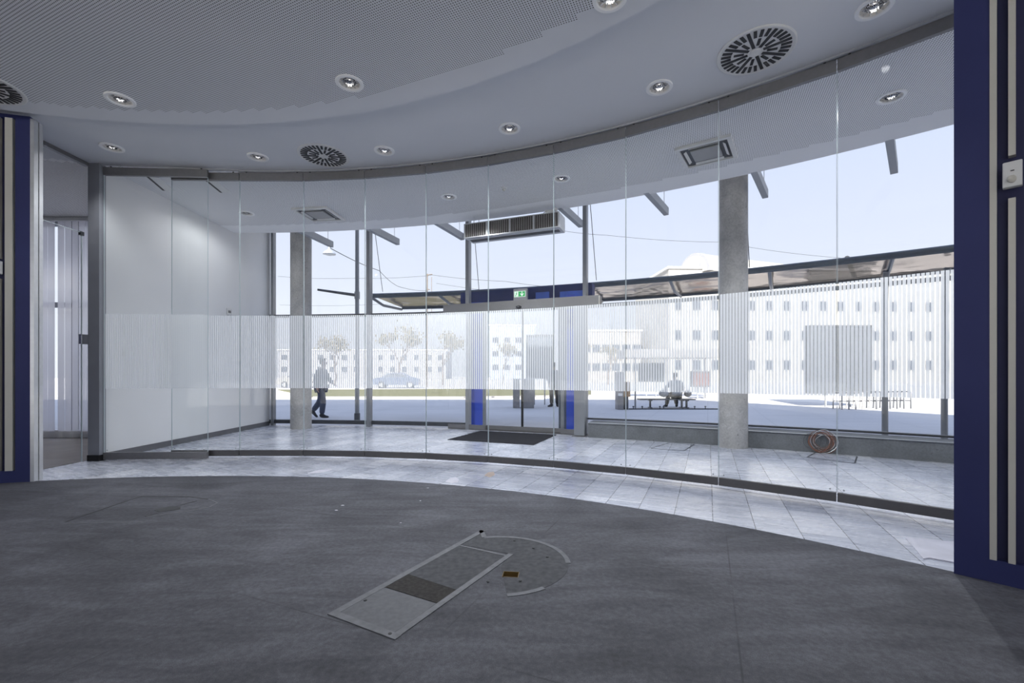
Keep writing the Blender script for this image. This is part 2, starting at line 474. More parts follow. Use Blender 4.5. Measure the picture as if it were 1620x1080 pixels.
M['mat'] = simple('ribbed door mat', (0.035, 0.035, 0.04), 0.9, 0, 0.2, 60, 0.1, 0.5)
M['signal_blue'] = simple('signal blue', (0.05, 0.10, 0.60), 0.5, 0, 0.05)
M['navy'] = simple('navy sheet', (0.02, 0.035, 0.16), 0.5, 0, 0.1)
M['plaza'] = m_plaza()
g = G('blind fabric'); tr_ = g.n('ShaderNodeBsdfTranslucent'); tr_.inputs[0].default_value = (0.90, 0.89, 0.94, 1); df_ = g.n('ShaderNodeBsdfDiffuse'); df_.inputs[0].default_value = (0.86, 0.85, 0.88, 1)
mx_ = g.n('ShaderNodeMixShader'); mx_.inputs[0].default_value = 0.4; g.t.links.new(tr_.outputs[0], mx_.inputs[1]); g.t.links.new(df_.outputs[0], mx_.inputs[2]); g.t.links.new(mx_.outputs[0], g.out.inputs[0])
tp_ = g.n('ShaderNodeBsdfTransparent'); m3_ = g.n('ShaderNodeMixShader'); m3_.inputs[0].default_value = 0.22
g.t.links.new(mx_.outputs[0], m3_.inputs[1]); g.t.links.new(tp_.outputs[0], m3_.inputs[2]); g.t.links.new(m3_.outputs[0], g.out.inputs[0])
M['blind'] = g.mat
M['ring'] = simple('white lamp ring', (0.95, 0.95, 0.95), 0.3, 0, 0.01)
M['reflector'] = simple('faceted reflector', (0.92, 0.93, 0.95), 0.16, 1.0, 0.02, 20)
M['bulb'] = G('glowing bulb'); M['bulb'] = M['bulb'].pbr((0.9, 0.9, 0.9), 0.3, 0, emis=(1.0, 0.93, 0.86), estr=LAMP)
for k, c in dict(orange=(0.26, 0.10, 0.06), brown=(0.085, 0.075, 0.07), copper=(0.26, 0.13, 0.09), grass=(0.13, 0.125, 0.06),
                 jeans=(0.035, 0.05, 0.095), coat=(0.05, 0.06, 0.10), greycoat=(0.17, 0.20, 0.25), skin=(0.55, 0.36, 0.28), hair=(0.05, 0.035, 0.03),
                 bark=(0.16, 0.13, 0.11), leaf=(0.20, 0.17, 0.10), wood=(0.30, 0.17, 0.08), paper=(0.78, 0.77, 0.84), bwhite=(0.40, 0.385, 0.36),
                 bwarm=(0.42, 0.38, 0.34), bgrey=(0.30, 0.30, 0.32), roof=(0.68, 0.68, 0.68), winglass=(0.06, 0.07, 0.09), red=(0.16, 0.08, 0.07),
                 carblue=(0.10, 0.13, 0.20), shoe=(0.03, 0.03, 0.035)).items():
    M[k] = simple(k+' surface', c, 0.75 if k not in ('carblue', 'winglass') else 0.2, 0, 0.1)

# ================================================================== SETTING: floors, ceilings, walls
Y0 = -3.6; XL = -12.0; WX = -5.5
def arc_pts(c, r, a0, a1, n=40): return [tuple(pol(c, r, a0+(a1-a0)*i/n)) for i in range(n+1)]
def ang_at_x(c, r, x): return math.degrees(math.acos((x-c[0])/r))
def ang_at_y(c, r, y): return math.degrees(math.asin((y-c[1])/r))
XR, YR = 10.9, 1.3
fa0, fa1 = ang_at_x(FC, FR, WX), ang_at_y(FC, FR, YR)
poly = arc_pts(FC, FR-0.02, fa0, fa1)+[(XR, YR-0.2), (XR, Y0), (XL, Y0), (XL, 8.4), (WX, 8.4)]
mb = MB(); mb.prism(poly, ZG, 0.0)
fl_t = structure(mb.build('floor', M['tiles'], origin=(0, 0, 0)))
mb = MB(); mb.prism(arc_pts(KC, KR, -6, 186, 160), 0.0, 0.005)
fl_s = structure(mb.build('floor', M['screed'], origin=(0, 0, 0)))
mb = MB(); mb.prism([(XL, 4.0), (-5.68, 4.0), (-5.68, 8.38), (XL, 8.38)], 0.0, 0.006)
structure(mb.build('floor', M['dkwood'], origin=(0, 0, 0)))

ea0, ea1 = ang_at_x(EC, ER, WX), ang_at_y(EC, ER, YR)
poly = arc_pts(EC, ER, ea0, ea1)+[(XR, YR-0.2), (XR, Y0), (XL, Y0), (XL, 8.4), (WX, 8.4)]
mb = MB(); mb.prism(poly, ZC, ZC+0.22)
ce_h = structure(mb.build('ceiling', M['ceil'], origin=(0, 0, ZC)))
mb = MB(); mb.prism(arc_pts(SC, SR, -16, 196, 160), ZL, ZC)
ce_l = structure(mb.build('ceiling', M['ceil_low'], origin=(0, 0, ZL)))

# upstand of the ceiling edge, roof over the lobby and the storeys above (they shade the plaza)
mb = MB(); mb.ring(EC, ER-0.12, ER-0.02, ea0, ea1, ZC+0.22, ZROOF)
structure(mb.build('trim_1', M['wall_white'], origin=(0, 0, ZC)))
poly = arc_pts(FC, FR+0.25, fa0+3, fa1-2)+[(XR+1, YR-2), (XR+1, -12), (XL-1, -12), (XL-1, 9.5)]  # roof and storeys reach back, unseen, to keep sun off the hall floor
mb = MB(); mb.prism(poly, ZROOF, ZROOF+0.35)
structure(mb.build('ceiling', M['bgrey'], origin=(0, 0, ZROOF)))
mb = MB(); mb.prism([(-30, 8), (5, 8), (12, -4.4), (12, -12), (-30, -12)], ZROOF+0.4, 9.3)
tag(mb.build('upper_storeys', M['bwarm'], origin=(0, 0, ZROOF)), kind='structure')

# white side wall of the lobby with its skirting, and the pier at its near end
mb = MB(); mb.box((WX-0.06, (6.12+10.36)/2, (ZROOF)/2), (0.12, 10.36-6.12, ZROOF))
structure(mb.build('wall_left', M['wall_white'], origin=(0, 0, 0)))
mb = MB(); mb.box((WX+0.006, (6.2+10.3)/2, 0.045), (0.012, 4.1, 0.09))
structure(mb.build('baseboard_left', M['skirt']))
mb = MB(); mb.box((-5.545, 6.08, ZC/2), (0.15, 0.10, ZC))
structure(mb.build('trim_2', M['grey_plaster']))
mb = MB(); mb.box((-5.545, 6.075, 0.04), (0.156, 0.112, 0.08))
structure(mb.build('baseboard_pier', M['black']))

# enclosing walls out of sight
mb = MB(); mb.box((XL-0.06, (Y0+8.4)/2, ZC/2), (0.12, 8.4-Y0, ZC)); structure(mb.build('wall_far_left', M['wall_white']))
mb = MB()
for z0_, z1_ in ((0, 0.06), (3.88, ZC)): mb.box(((XL+XR)/2, Y0-0.06, (z0_+z1_)/2), (XR-XL, 0.12, z1_-z0_))
for k in range(9): mb.box((XL+0.06+k*(XR-XL-0.12)/8, Y0-0.06, 1.97), (0.08, 0.12, 3.82))
wb = structure(empty('window_6', ((XL+XR)/2, Y0-0.06, 0.06)))  # glazed rear front, added behind the camera to let fill daylight in
mb.build('window_frame', M['mull'], wb)
mb = MB(); mb.box(((XL+XR)/2, Y0-0.06, 1.97), (XR-XL-0.2, 0.012, 3.82)); mb.build('pane', M['facade'], wb)
mb = MB(); mb.box((XR+0.06, (Y0+YR-0.2)/2, ZC/2), (0.12, YR-0.2-Y0, ZC)); structure(mb.build('wall_back_right', M['wall_white']))

# neighbouring room: window front with vertical blinds
wn = structure(empty('window_5', (-8.8, 8.34, 0)))
mb = MB()
for x in (-11.9, -10.6, -9.3, -8.0, -6.7, -5.70): mb.box((x, 8.34, ZC/2), (0.07, 0.08, ZC))
for z in (0.06, 2.42, ZC-0.04): mb.box((-8.8, 8.34, z), (6.3, 0.08, 0.09))
mb.build('window_frame', M['mull'], wn)
mb = MB(); mb.box((-8.8, 8.34, ZC/2), (6.26, 0.012, ZC-0.12)); mb.build('pane', M['facade'], wn)
vb = empty('vertical_blind', (-8.1, 8.1, 0), 'white vertical slat blind hanging behind the glass side door, its slats half turned', 'blind')
mb = MB(); mb.box((-8.1, 8.1, ZC-0.04), (4.6, 0.05, 0.06)); mb.build('head_rail', M['white'], vb)
x = -10.3; k = 0
while x < -5.85:
    mb = MB(); ang = math.radians(random.choice([-4, -9, 3, -1]))
    mb.box((x, 8.1, (0.14+ZC-0.07)/2), (0.127, 0.002, ZC-0.07-0.14), ang)
    mb.build('slat', M['blind'], vb)
    x += 0.125+(0.05 if k in (9, 13, 16, 22) else 0) ; k += 1
mb = MB(); mb.box((-8.4, 8.28, 0.07), (5.3, 0.06, 0.14)); mb.build('baseboard_far', M['white'])
bpy.data.objects['baseboard_far']['kind'] = 'structure'

# ------------------------------------------------------------------ curved blue wall with cream strips, both sides of the opening
def a_px(px, r=7.80): return hit(px, KC, r)[1]
def blue_wall(name, a_end, a_far, a_frame, strips, gap):
    s = 1 if a_far > a_end else -1
    mb = MB(); mb.ring(KC, 7.84, 7.93, a_end, a_far, 0.0, 3.90, 90)
    w = structure(mb.build(name, M['blue_dark'], origin=(KC[0], KC[1], 0)))
    mb = MB()
    mb.ring(KC, 7.80, 7.84, a_end, a_frame, 0.0, 3.90, 6)
    mb.ring(KC, 7.80, 7.84, a_frame, a_far, 0.0, 0.13, 90)
    mb.ring(KC, 7.80, 7.84, a_frame, a_far, 3.86, 3.90, 90)
    mb.build('wall_frame', M['blue'], w)
    for i, (b0, b1) in enumerate(strips):
        for z0, z1 in (((0.13, 3.86),) if i == 0 else ((0.13, gap[0]), (gap[1], 3.86))):
            mb = MB(); mb.ring(KC, 7.795, 7.84, b0, b1, z0, z1, 2)
            mb.build('cream_strip', M['cream'], w)
    if s < 0: return w
    mb = MB()
    e = a_end-s*0.25
    mb.ring(KC, 7.80, 7.86, e, a_end, 0, 3.88, 1); mb.ring(KC, 7.875, 7.93, e, a_end, 0, 3.88, 1)
    mb.build('edge_profile', M['alu'], w)
    mb = MB(); mb.ring(KC, 7.86, 7.875, a_end-s*0.1, a_end, 0, 3.88, 1); mb.build('edge_groove', M['cream'], w)
    return w
aL = a_px(47.5); aR = a_px(1509.0)
blue_wall('wall_blue_left', aL, 186, a_px(24), [(a_px(8), a_px(20)), (a_px(-13), a_px(-1))], (2.16, 2.37))
blue_wall('wall_blue_right', aR, -6, a_px(1565), [(a_px(1565.5), a_px(1577)), (a_px(1595), a_px(1607))], (2.10, 2.33))
def sensor(px, z, label):
    a = a_px(px); p = pol(KC, 7.79, a)
    o = empty('motion_sensor', (p.x, p.y, z), label, 'motion sensor', 'alarm sensors on the blue walls')
    n = (Vector(KC)-p).normalized(); an = math.atan2(n.y, n.x)-PI/2
    b = MB(); b.box((p.x+n.x*0.02, p.y+n.y*0.02, z+0.068), (0.072, 0.04, 0.136), an); b.build('housing', M['white'], o, bevel=0.005)
    b = MB(); q = p+n*0.040; b.ball((q.x, q.y, z+0.04), 0.026, 8, (1, 0.5, 0.8))
    b.build('lens', M['cream'], o, smooth=True)
    b = MB(); b.box((q.x, q.y, z+0.085), (0.014, 0.004, 0.005), an); b.build('indicator', M['black'], o)
sensor(1602, 2.148, 'white motion sensor in the gap of a cream strip on the right blue wall')
sensor(-1, 2.20, 'pale motion sensor at the picture edge on the left blue wall')

# ------------------------------------------------------------------ side glazing with glass door between blue wall and pier
GX = -5.63
dr = structure(empty('door_2', (GX, 5.45, 0)))
mb = MB(); mb.box((GX, 5.465, 1.505), (0.012, 0.97, 2.99)); mb.build('glass_leaf', M['pane'], dr)
mb = MB(); mb.box((GX, 5.953, 1.505), (0.013, 0.008, 2.99)); mb.box((GX, 5.465, 3.003), (0.013, 0.97, 0.006)); mb.build('polished_edge', M['edge'], dr)
mb = MB(); mb.box((GX, 5.465, 3.455), (0.012, 0.97, 0.89)); mb.build('transom_pane', M['pane'], dr)
mb = MB(); mb.box((GX, 6.0, 1.96), (0.012, 0.075, 3.89)); mb.build('side_pane', M['pane'], dr)
mb = MB(); mb.box((GX, 5.35, ZC-0.025), (0.05, 1.35, 0.05)); mb.build('head_rail', M['rail_light'], dr)
mb = MB(); mb.box((GX, 5.95, 2.99), (0.03, 0.05, 0.05)); mb.build('pivot_fitting', M['dark'], dr)
mb = MB(); mb.box((GX+0.01, 5.975, 1.61), (0.04, 0.11, 0.13)); mb.build('lock_case', M['chrome'], dr, bevel=0.003)

# ------------------------------------------------------------------ sliding glass partition
JA = [93.03, 87.68, 82.36, 77.02, 71.72, 66.46, 61.19, 55.35, 49.39, 43.5, 37.4, 31.3]
PL = [((-5.465, 6.095), (-4.115, 6.165)), (tuple(on(271.5, 592, 6.25).xy), tuple(pol(PC, PR, JA[0])))]
for i in range(len(JA)-1): PL.append((tuple(pol(PC, PR, JA[i])), tuple(pol(PC, PR, JA[i+1]))))
PLAB = ['wide clear glass panel at the left end of the partition, overlapping its neighbour, beside the grey pier',
        'narrow glass panel partly behind the wide overlapping one at the left of the partition',
        'glass panel in front of the white wall corner and most of the left concrete column',
        'glass panel through which the walking pedestrian and the slim street pole show',
        'glass panel with the left end of the street canopy behind it, right of the walking pedestrian',
        'glass panel in front of the left end of the air curtain and left tip of the door mat',
        'glass panel centred in front of the green exit sign and the sliding door joint',
        'glass panel in front of the right blue portal post and the steel door post',
        'glass panel in front of the bench, just left of the right concrete column',
        'glass panel in front of the right concrete column and the hanging cable coil',
        'large glass panel at the right, its right edge hidden behind the blue wall',
        'glass panel out of sight behind the right blue wall', 'last glass panel behind the right blue wall']
ZGT = 3.814
for i, (p, q) in enumerate(PL):
    P = Vector(p); Q = Vector(q); d = (Q-P); L = d.length; d.normalize(); n = Vector((-d.y, d.x))
    c = (P+Q)/2
    o = empty('partition_panel', (c.x, c.y, 0), PLAB[i], 'glass panel', 'sliding glass partition panels')
    p1, q1 = P+d*0.002, Q-d*0.002
    z0, z1 = (0.012, 0.105) if i == 0 else (0.03, 0.108)
    g = MB(); g.seg(p1+d*0.003, q1-d*0.003, 0.012, z1, ZGT)
    g.build('glass_pane', M['pane'], o)
    g = MB()
    for s in (p1+d*0.0015, q1-d*0.0015): g.seg(s-d*0.0015, s+d*0.0015, 0.012, z1, ZGT)
    g.build('polished_edge', M['edge'], o)
    g = MB(); g.seg(P+d*0.005, Q-d*0.005, 0.042, z0, z1); g.build('bottom_rail', M['rail_light'] if i == 0 else M['rail'], o, bevel=0.002)
    g = MB(); g.seg(P+d*0.005, Q-d*0.005, 0.042, ZGT, 3.918); g.build('top_rail', M['rail_light'], o, bevel=0.002)
    g = MB(); u = 0.012
    while u < L-0.02 and i != 1 or (i == 1 and u < L-0.02):
        w_ = min(0.0222, L-0.012-u)
        a_ = P+d*u+n*0.008; b_ = P+d*(u+w_)+n*0.008
        g.add([(a_.x, a_.y, 0.96), (b_.x, b_.y, 0.96), (b_.x, b_.y, 1.96), (a_.x, a_.y, 1.96)], [(0, 1, 2, 3)])
        u += 0.0284
    g.build('frosted_band', M['frost'], o)
    g = MB()
    for s, dd in ((P, d*0.09), (Q, -d*0.09)):
        h_ = s+dd; g.tube([(h_.x, h_.y, 3.915), (h_.x, h_.y, 3.935)], 0.010, 8)
    g.build('roller_hanger', M['black'], o)
    g = MB()
    for s, dd in ((P, d*0.05), (Q, -d*0.05)):
        h_ = s+dd-n*0.007
        g.tube([(h_.x, h_.y, 0.135), (h_.x-n.x*0.004, h_.y-n.y*0.004, 0.135)], 0.008, 10)
    g.build('glass_clamp', M['alu'], o)
tr = MB(); tr.ring(PC, PR-0.035, PR-0.012, 31, 93.2, 3.933, ZC, 80); tr.ring(PC, PR+0.012, PR+0.035, 31, 93.2, 3.933, ZC, 80)
tr.seg((-5.46, 6.06), (-3.76, 6.235), 0.02, 3.933, ZC)
structure(tr.build('trim_3', M['alu'], origin=(0, 0, 3.93)))

# ------------------------------------------------------------------ facade: bays, mullions, sill
def facing(a): return math.radians(a)
m_px = [585, 741.5, 926.5]
m_a = [hit(p, FC, FR-0.05)[1] for p in m_px]
for k, a in enumerate(m_a):
    c = pol(FC, FR-0.07, a)
    mb = MB(); mb.box((c.x, c.y, ZROOF/2), (0.16, 0.075, ZROOF), facing(a))
    structure(mb.build('trim_%d' % (4+k), M['mull'], bevel=0.004))
bays = [(fa0, m_a[0], 0.04), (m_a[0], m_a[1], 0.04), (m_a[1], m_a[2], 2.5), (m_a[2], fa1, 0.28)]
for k, (b0, b1, zb) in enumerate(bays):
    c = pol(FC, FR, (b0+b1)/2)
    wd = structure(empty('window_%d' % (k+1), (c.x, c.y, zb)))
    n = 24 if k == 3 else 8
    mb = MB()
    if k != 2: mb.ring(FC, FR-0.05, FR+0.03, b0, b1, zb, zb+(0.085 if k < 2 else 0.03), n)
    mb.ring(FC, FR-0.05, FR+0.03, b0, b1, 2.44, 2.50, n)
    mb.ring(FC, FR-0.05, FR+0.03, b0, b1, ZROOF-0.06, ZROOF, n)
    mb.build('window_frame', M['dark'], wd)
    e = 0.06
    if k != 2:
        if k == 1: b1x = hit(711, FC, FR)[1]
        else: b1x = b1
        mb = MB(); mb.ring(FC, FR-0.01, FR+0.01, b0-e, b1x+e, zb+0.08 if k < 2 else zb+0.03, 2.44, n); mb.build('pane', M['facade'], wd)
    mb = MB(); mb.ring(FC, FR-0.01, FR+0.01, b0-e, b1+e, 2.50, ZROOF-0.06, n); mb.build('pane', M['facade'], wd)
# left end profile of the facade at the white wall
c = pol(FC, FR-0.03, fa0-0.15)
mb = MB(); mb.box((c.x+0.03, c.y, ZROOF/2), (0.06, 0.12, ZROOF)); structure(mb.build('trim_7', M['mull']))

s0 = hit(931, FC, 20.2)[1]
sl = MB(); sl.ring(FC, 20.17, 20.62, s0, fa1+0.6, 0.0, 0.27, 40)
sill = structure(sl.build('trim_8', M['sill'], origin=(0, 0, 0)))
k2 = MB(); k2.lathe((3.51, 7.22, -0.1), [(0.215, 0), (0.215, 0.6)], 48, True, True)
cut(sill, k2)
mb = MB(); mb.ring(FC, 20.155, 20.168, s0, hit(1137, FC, 20.17)[1], 0.262, 0.272, 20); mb.ring(FC, 20.155, 20.168, hit(1184, FC, 20.17)[1], fa1+0.6, 0.262, 0.272, 20)
structure(mb.build('trim_9', M['alu'], origin=(0, 0, 0.26)))

# round concrete columns
def column(c, label):
    mb = MB(); mb.lathe((c[0], c[1], 0), [(0.21, 0), (0.21, ZROOF)], 64, True, True)
    tag(mb.build('concrete_column', M['column'], smooth=True), label, 'column', 'round concrete columns in the lobby')
column((-4.51, 9.73), 'round raw concrete column near the white wall at the left, smaller in view')
column((3.51, 7.22), 'round raw concrete column at the right with white scuffs low on its shaft')

# radial beams sticking out past the ceiling edge
BM = [((-4.19, 9.0), (-3.98, 10.05)), ((-2.78, 8.88), (-2.47, 9.86)), ((-1.42, 8.5), (-1.03, 9.50)), ((0.80, 7.69), (1.31, 8.68)),
      ((2.08, 7.05), (2.72, 8.02)), ((3.36, 6.32), (4.03, 7.24)), ((4.52, 5.45), (5.34, 6.36))]
BL = ['grey beam from the ceiling edge ending above the hanging street lamp', 'grey beam from the ceiling edge just right of the leftmost facade mullion',
      'grey beam ending behind the left end of the air curtain', 'grey beam beside the right end of the air curtain',
      'grey beam from the ceiling edge midway between the air curtain and the right column', 'grey beam from the ceiling edge just right of the right column',
      'rightmost grey beam, nearly end on, closest to the right blue wall']
for (p, q), lb in zip(BM, BL):
    P = Vector(p); Q = Vector(q); d = (Q-P).normalized(); S_ = P-d*0.35
    o = empty('facade_beam', (S_.x, S_.y, ZC), lb, 'beam', 'beams sticking out past the ceiling edge')
    b = MB(); b.seg(P-d*0.02, Q, 0.085, ZC, ZC+0.13); b.build('beam_body', M['beam'], o, bevel=0.003)
    b = MB(); e = Q-d*0.14; b.tube([(e.x, e.y, ZC+0.12), (e.x, e.y, ZROOF)], 0.005, 6); b.build('tie_wire', M['alu'], o)

# ------------------------------------------------------------------ entrance: automatic sliding door
D0 = Vector((-1.34, 9.74)); D1 = Vector((1.64, 8.54)); DU = (D1-D0).normalized(); DN = Vector((-DU.y, DU.x)); DA = math.atan2(DU.y, DU.x)
def DL(t, off=0.0): return D0+DU*t+DN*off
door = structure(empty('door_1', (DL(1.6).x, DL(1.6).y, 0)))
mb = MB(); mb.seg(DL(-0.06, -0.06), DL(3.25, -0.06), 0.20, 2.43, 2.615); mb.build('operator_housing', M['rail_light'], door, bevel=0.004)
mb = MB(); mb.seg(DL(3.235, -0.17), DL(3.25, -0.17), 0.02, 2.44, 2.60); mb.build('end_cap', M['cream'], door)
def leaf(name, t0, t1, off):
    g = MB(); g.seg(DL(t0, off), DL(t1, off), 0.012, 0.10, 2.43); g.build('pane', M['facade'], door)
    g = MB(); g.seg(DL(t0, off), DL(t1, off), 0.045, 0.015, 0.10); f = g.build(name, M['rail_light'], door)
leaf('fixed_leaf_rail', 0.0, 0.88, -0.04); leaf('door_leaf_rail', 0.86, 1.66, 0.03); leaf('door_leaf_rail', 1.66, 2.50, 0.03); leaf('fixed_leaf_rail', 2.48, 2.80, -0.04)
mb = MB(); mb.seg(DL(1.640, 0.03), DL(1.675, 0.03), 0.05, 0.1, 2.43); mb.build('centre_stile', M['black'], door)
mb = MB(); mb.seg(DL(0.80, 0.0), DL(0.86, 0.0), 0.05, 0.1, 2.43); mb.build('side_stile', M['mull'], door)
mb = MB(); mb.seg(DL(2.46, 0.03), DL(2.52, 0.03), 0.05, 0.1, 2.43); mb.build('side_stile', M['mull'], door)
mb = MB(); mb.seg(DL(0.0, 0), DL(3.2, 0), 0.12, 0.0, 0.012); mb.build('threshold', M['rail'], door)
# steel post with base plate right of the door
pc = Vector((1.265, 8.455))
po = empty('door_post', (pc.x, pc.y, 0), 'square brushed steel post on a base plate at the right of the entrance door', 'post')
mb = MB(); mb.box((pc.x, pc.y, 1.22), (0.20, 0.13, 2.40), DA); mb.build('shaft', M['mull'], po, bevel=0.004)
mb = MB(); mb.box((pc.x, pc.y, 0.006), (0.27, 0.19, 0.012), DA); mb.build('base_plate', M['rail_light'], po)
mb = MB(); mb.seg(DL(3.06, -0.10), DL(3.32, -0.10), 0.08, 0.012, 0.09)
tag(mb.build('cable_duct', M['rail_light']), 'short grey metal duct on the floor between the steel door post and the sill', 'duct')

# sensor dome on the header, exit sign on top
c = DL(1.66, -0.19)
se = empty('door_sensor', (c.x, c.y, 2.43), 'small black door sensor under the exit sign on the door header', 'sensor')
mb = MB(); mb.ball((c.x, c.y, 2.475), 0.05, 8, (1.1, 0.6, 0.6)); mb.build('dome', M['black'], se, smooth=True)
mb = MB(); cc_ = c-DN*0.027; mb.box((cc_.x, cc_.y, 2.478), (0.035, 0.012, 0.02), DA); mb.build('lens', M['chrome'], se)
c = DL(1.67, -0.10)
es = empty('exit_sign', (c.x, c.y, 2.615), 'green and white emergency exit sign standing on the door header', 'exit sign')
mb = MB(); mb.box((c.x, c.y, 2.615+0.115), (0.285, 0.07, 0.23), DA); mb.build('housing', M['mull'], es, bevel=0.004)
M['exit_green'] = G('lit exit green').pbr((0.03, 0.35, 0.10), 0.5, 0, emis=(0.03, 0.42, 0.11), estr=0.3)
M['exit_white'] = G('lit exit white').pbr((0.85, 0.9, 0.85), 0.5, 0, emis=(0.8, 0.95, 0.85), estr=0.35)
def sg(u, v, s=0.0): # point on the sign face, u to the right, v up
    q = DL(1.67+u, -0.10-0.035-s); return (q.x, q.y, 2.615+v)
def flat(pts, s, name, mat):
    b = MB(); f_ = [sg(u, v, s) for u, v in pts]; k_ = [sg(u, v, s-0.002) for u, v in pts]; n_ = len(pts)
    b.add(f_+k_, [tuple(range(n_)), tuple(range(n_, 2*n_))[::-1]]+[(i, (i+1) % n_, n_+(i+1) % n_, n_+i) for i in range(n_)])
    return b.build(name, mat, es)
flat([(-0.125, 0.065), (0.115, 0.065), (0.115, 0.18), (-0.125, 0.18)], 0.002, 'white_border', M['exit_white'])
flat([(-0.118, 0.072), (0.108, 0.072), (0.108, 0.173), (-0.118, 0.173)], 0.004, 'green_panel', M['exit_green'])
flat([(-0.110, 0.078), (-0.035, 0.078), (-0.035, 0.168), (-0.110, 0.168)], 0.006, 'doorway_symbol', M['exit_white'])
b = MB()
for poly_ in ([(-0.075, 0.150), (-0.062, 0.150), (-0.062, 0.163), (-0.075, 0.163)], [(-0.085, 0.120), (-0.066, 0.112), (-0.060, 0.146), (-0.078, 0.148)],
              [(-0.085, 0.120), (-0.070, 0.118), (-0.088, 0.082), (-0.104, 0.084)], [(-0.070, 0.118), (-0.058, 0.100), (-0.050, 0.082), (-0.064, 0.102)], [(-0.078, 0.146), (-0.098, 0.136), (-0.100, 0.128), (-0.080, 0.138)]):
    b.add([sg(u, v, 0.008) for u, v in poly_], [tuple(range(4))])
b.build('running_figure', M['exit_green'], es)
flat([(0.036, 0.168), (0.048, 0.168), (0.048, 0.112), (0.076, 0.138), (0.076, 0.118), (0.042, 0.080), (0.008, 0.118), (0.008, 0.138), (0.036, 0.112)], 0.006, 'arrow', M['exit_white'])

# door mat
mp = [at(708, 695.5), at(755.5, 681.5), at(878, 688.5), at(839, 704)]
a0_ = mp[0].xy; u_ = DU; v_ = DN
poly = [tuple(a0_), tuple(a0_+v_*1.33), tuple(a0_+v_*1.33+u_*1.6), tuple(a0_+u_*1.6)]
mb = MB(); mb.prism(poly, 0.0, 0.008); tag(mb.build('door_mat', M['mat']), 'dark rectangular entrance mat set in front of the sliding door', 'door mat')

# air curtain over the door
c0 = Vector((-0.84, 8.07)); AU = (Vector((0.80, 7.42))-c0).normalized(); AN = Vector((-AU.y, AU.x)); AL, AW = 1.74, 0.34
ac0 = c0+AU*AL/2+AN*AW/2; AA = math.atan2(AU.y, AU.x)
ac = empty('air_curtain', (ac0.x, ac0.y, 3.55), 'long metal air curtain heater hanging from the ceiling above the entrance door', 'air curtain')
mb = MB(); mb.box((ac0.x, ac0.y, 3.68), (AL, AW, 0.25), AA); mb.build('housing', M['white_paint'], ac, bevel=0.004)
fr = c0+AU*AL/2-AN*0.006
mb = MB(); mb.box((fr.x, fr.y, 3.68), (AL-0.02, 0.012, 0.235), AA); mb.build('grille_back', M['brown'], ac)
mb = MB()
for i in range(44):
    p = c0+AU*(0.025+i*(AL-0.05)/43)-AN*0.018; mb.box((p.x, p.y, 3.68), (0.014, 0.012, 0.235), AA)
mb.build('grille_fins', simple('grille steel', (0.30, 0.29, 0.28), 0.4, 0.3), ac)
mb = MB()
for t_ in (0.0, 0.25, 0.5, 0.75, 1.0):
    p = c0+AU*(0.01+t_*(AL-0.02))-AN*0.022; mb.box((p.x, p.y, 3.68), (0.022, 0.010, 0.25), AA)
p = c0+AU*AL/2-AN*0.022; mb.box((p.x, p.y, 3.558), (AL, 0.012, 0.014), AA); mb.box((p.x, p.y, 3.80), (AL, 0.012, 0.012), AA)
mb.build('grille_frame', M['alu'], ac)
mb = MB(); p = ac0; mb.box((p.x, p.y, 3.548), (AL-0.1, 0.10, 0.008), AA); mb.build('air_outlet', M['dark'], ac)
for t_ in (0.15, AL-0.12):
    for o_ in (0.07, AW-0.07):
        p = c0+AU*t_+AN*o_; mb = MB(); mb.tube([(p.x, p.y, 3.80), (p.x, p.y, ZC)], 0.007, 6); mb.build('threaded_rod', M['alu'], ac)
mb = MB(); p = c0+AU*(AL-0.26)+AN*0.06; q = c0+AU*(AL-0.08)+AN*0.06
mb.tube([(p.x, p.y, 3.855), (q.x, q.y, 3.865)], 0.022, 10); mb.ball((q.x, q.y, 3.87), 0.036, 8); mb.build('valve', M['white'], ac, smooth=True)
mb = MB(); r_ = c0+AU*(AL-0.36)+AN*0.06; mb.tube([(p.x, p.y, 3.86), ((p.x+r_.x)/2, (p.y+r_.y)/2, 3.83), (r_.x, r_.y, 3.80)], 0.005, 6); mb.build('valve_cable', M['black'], ac)

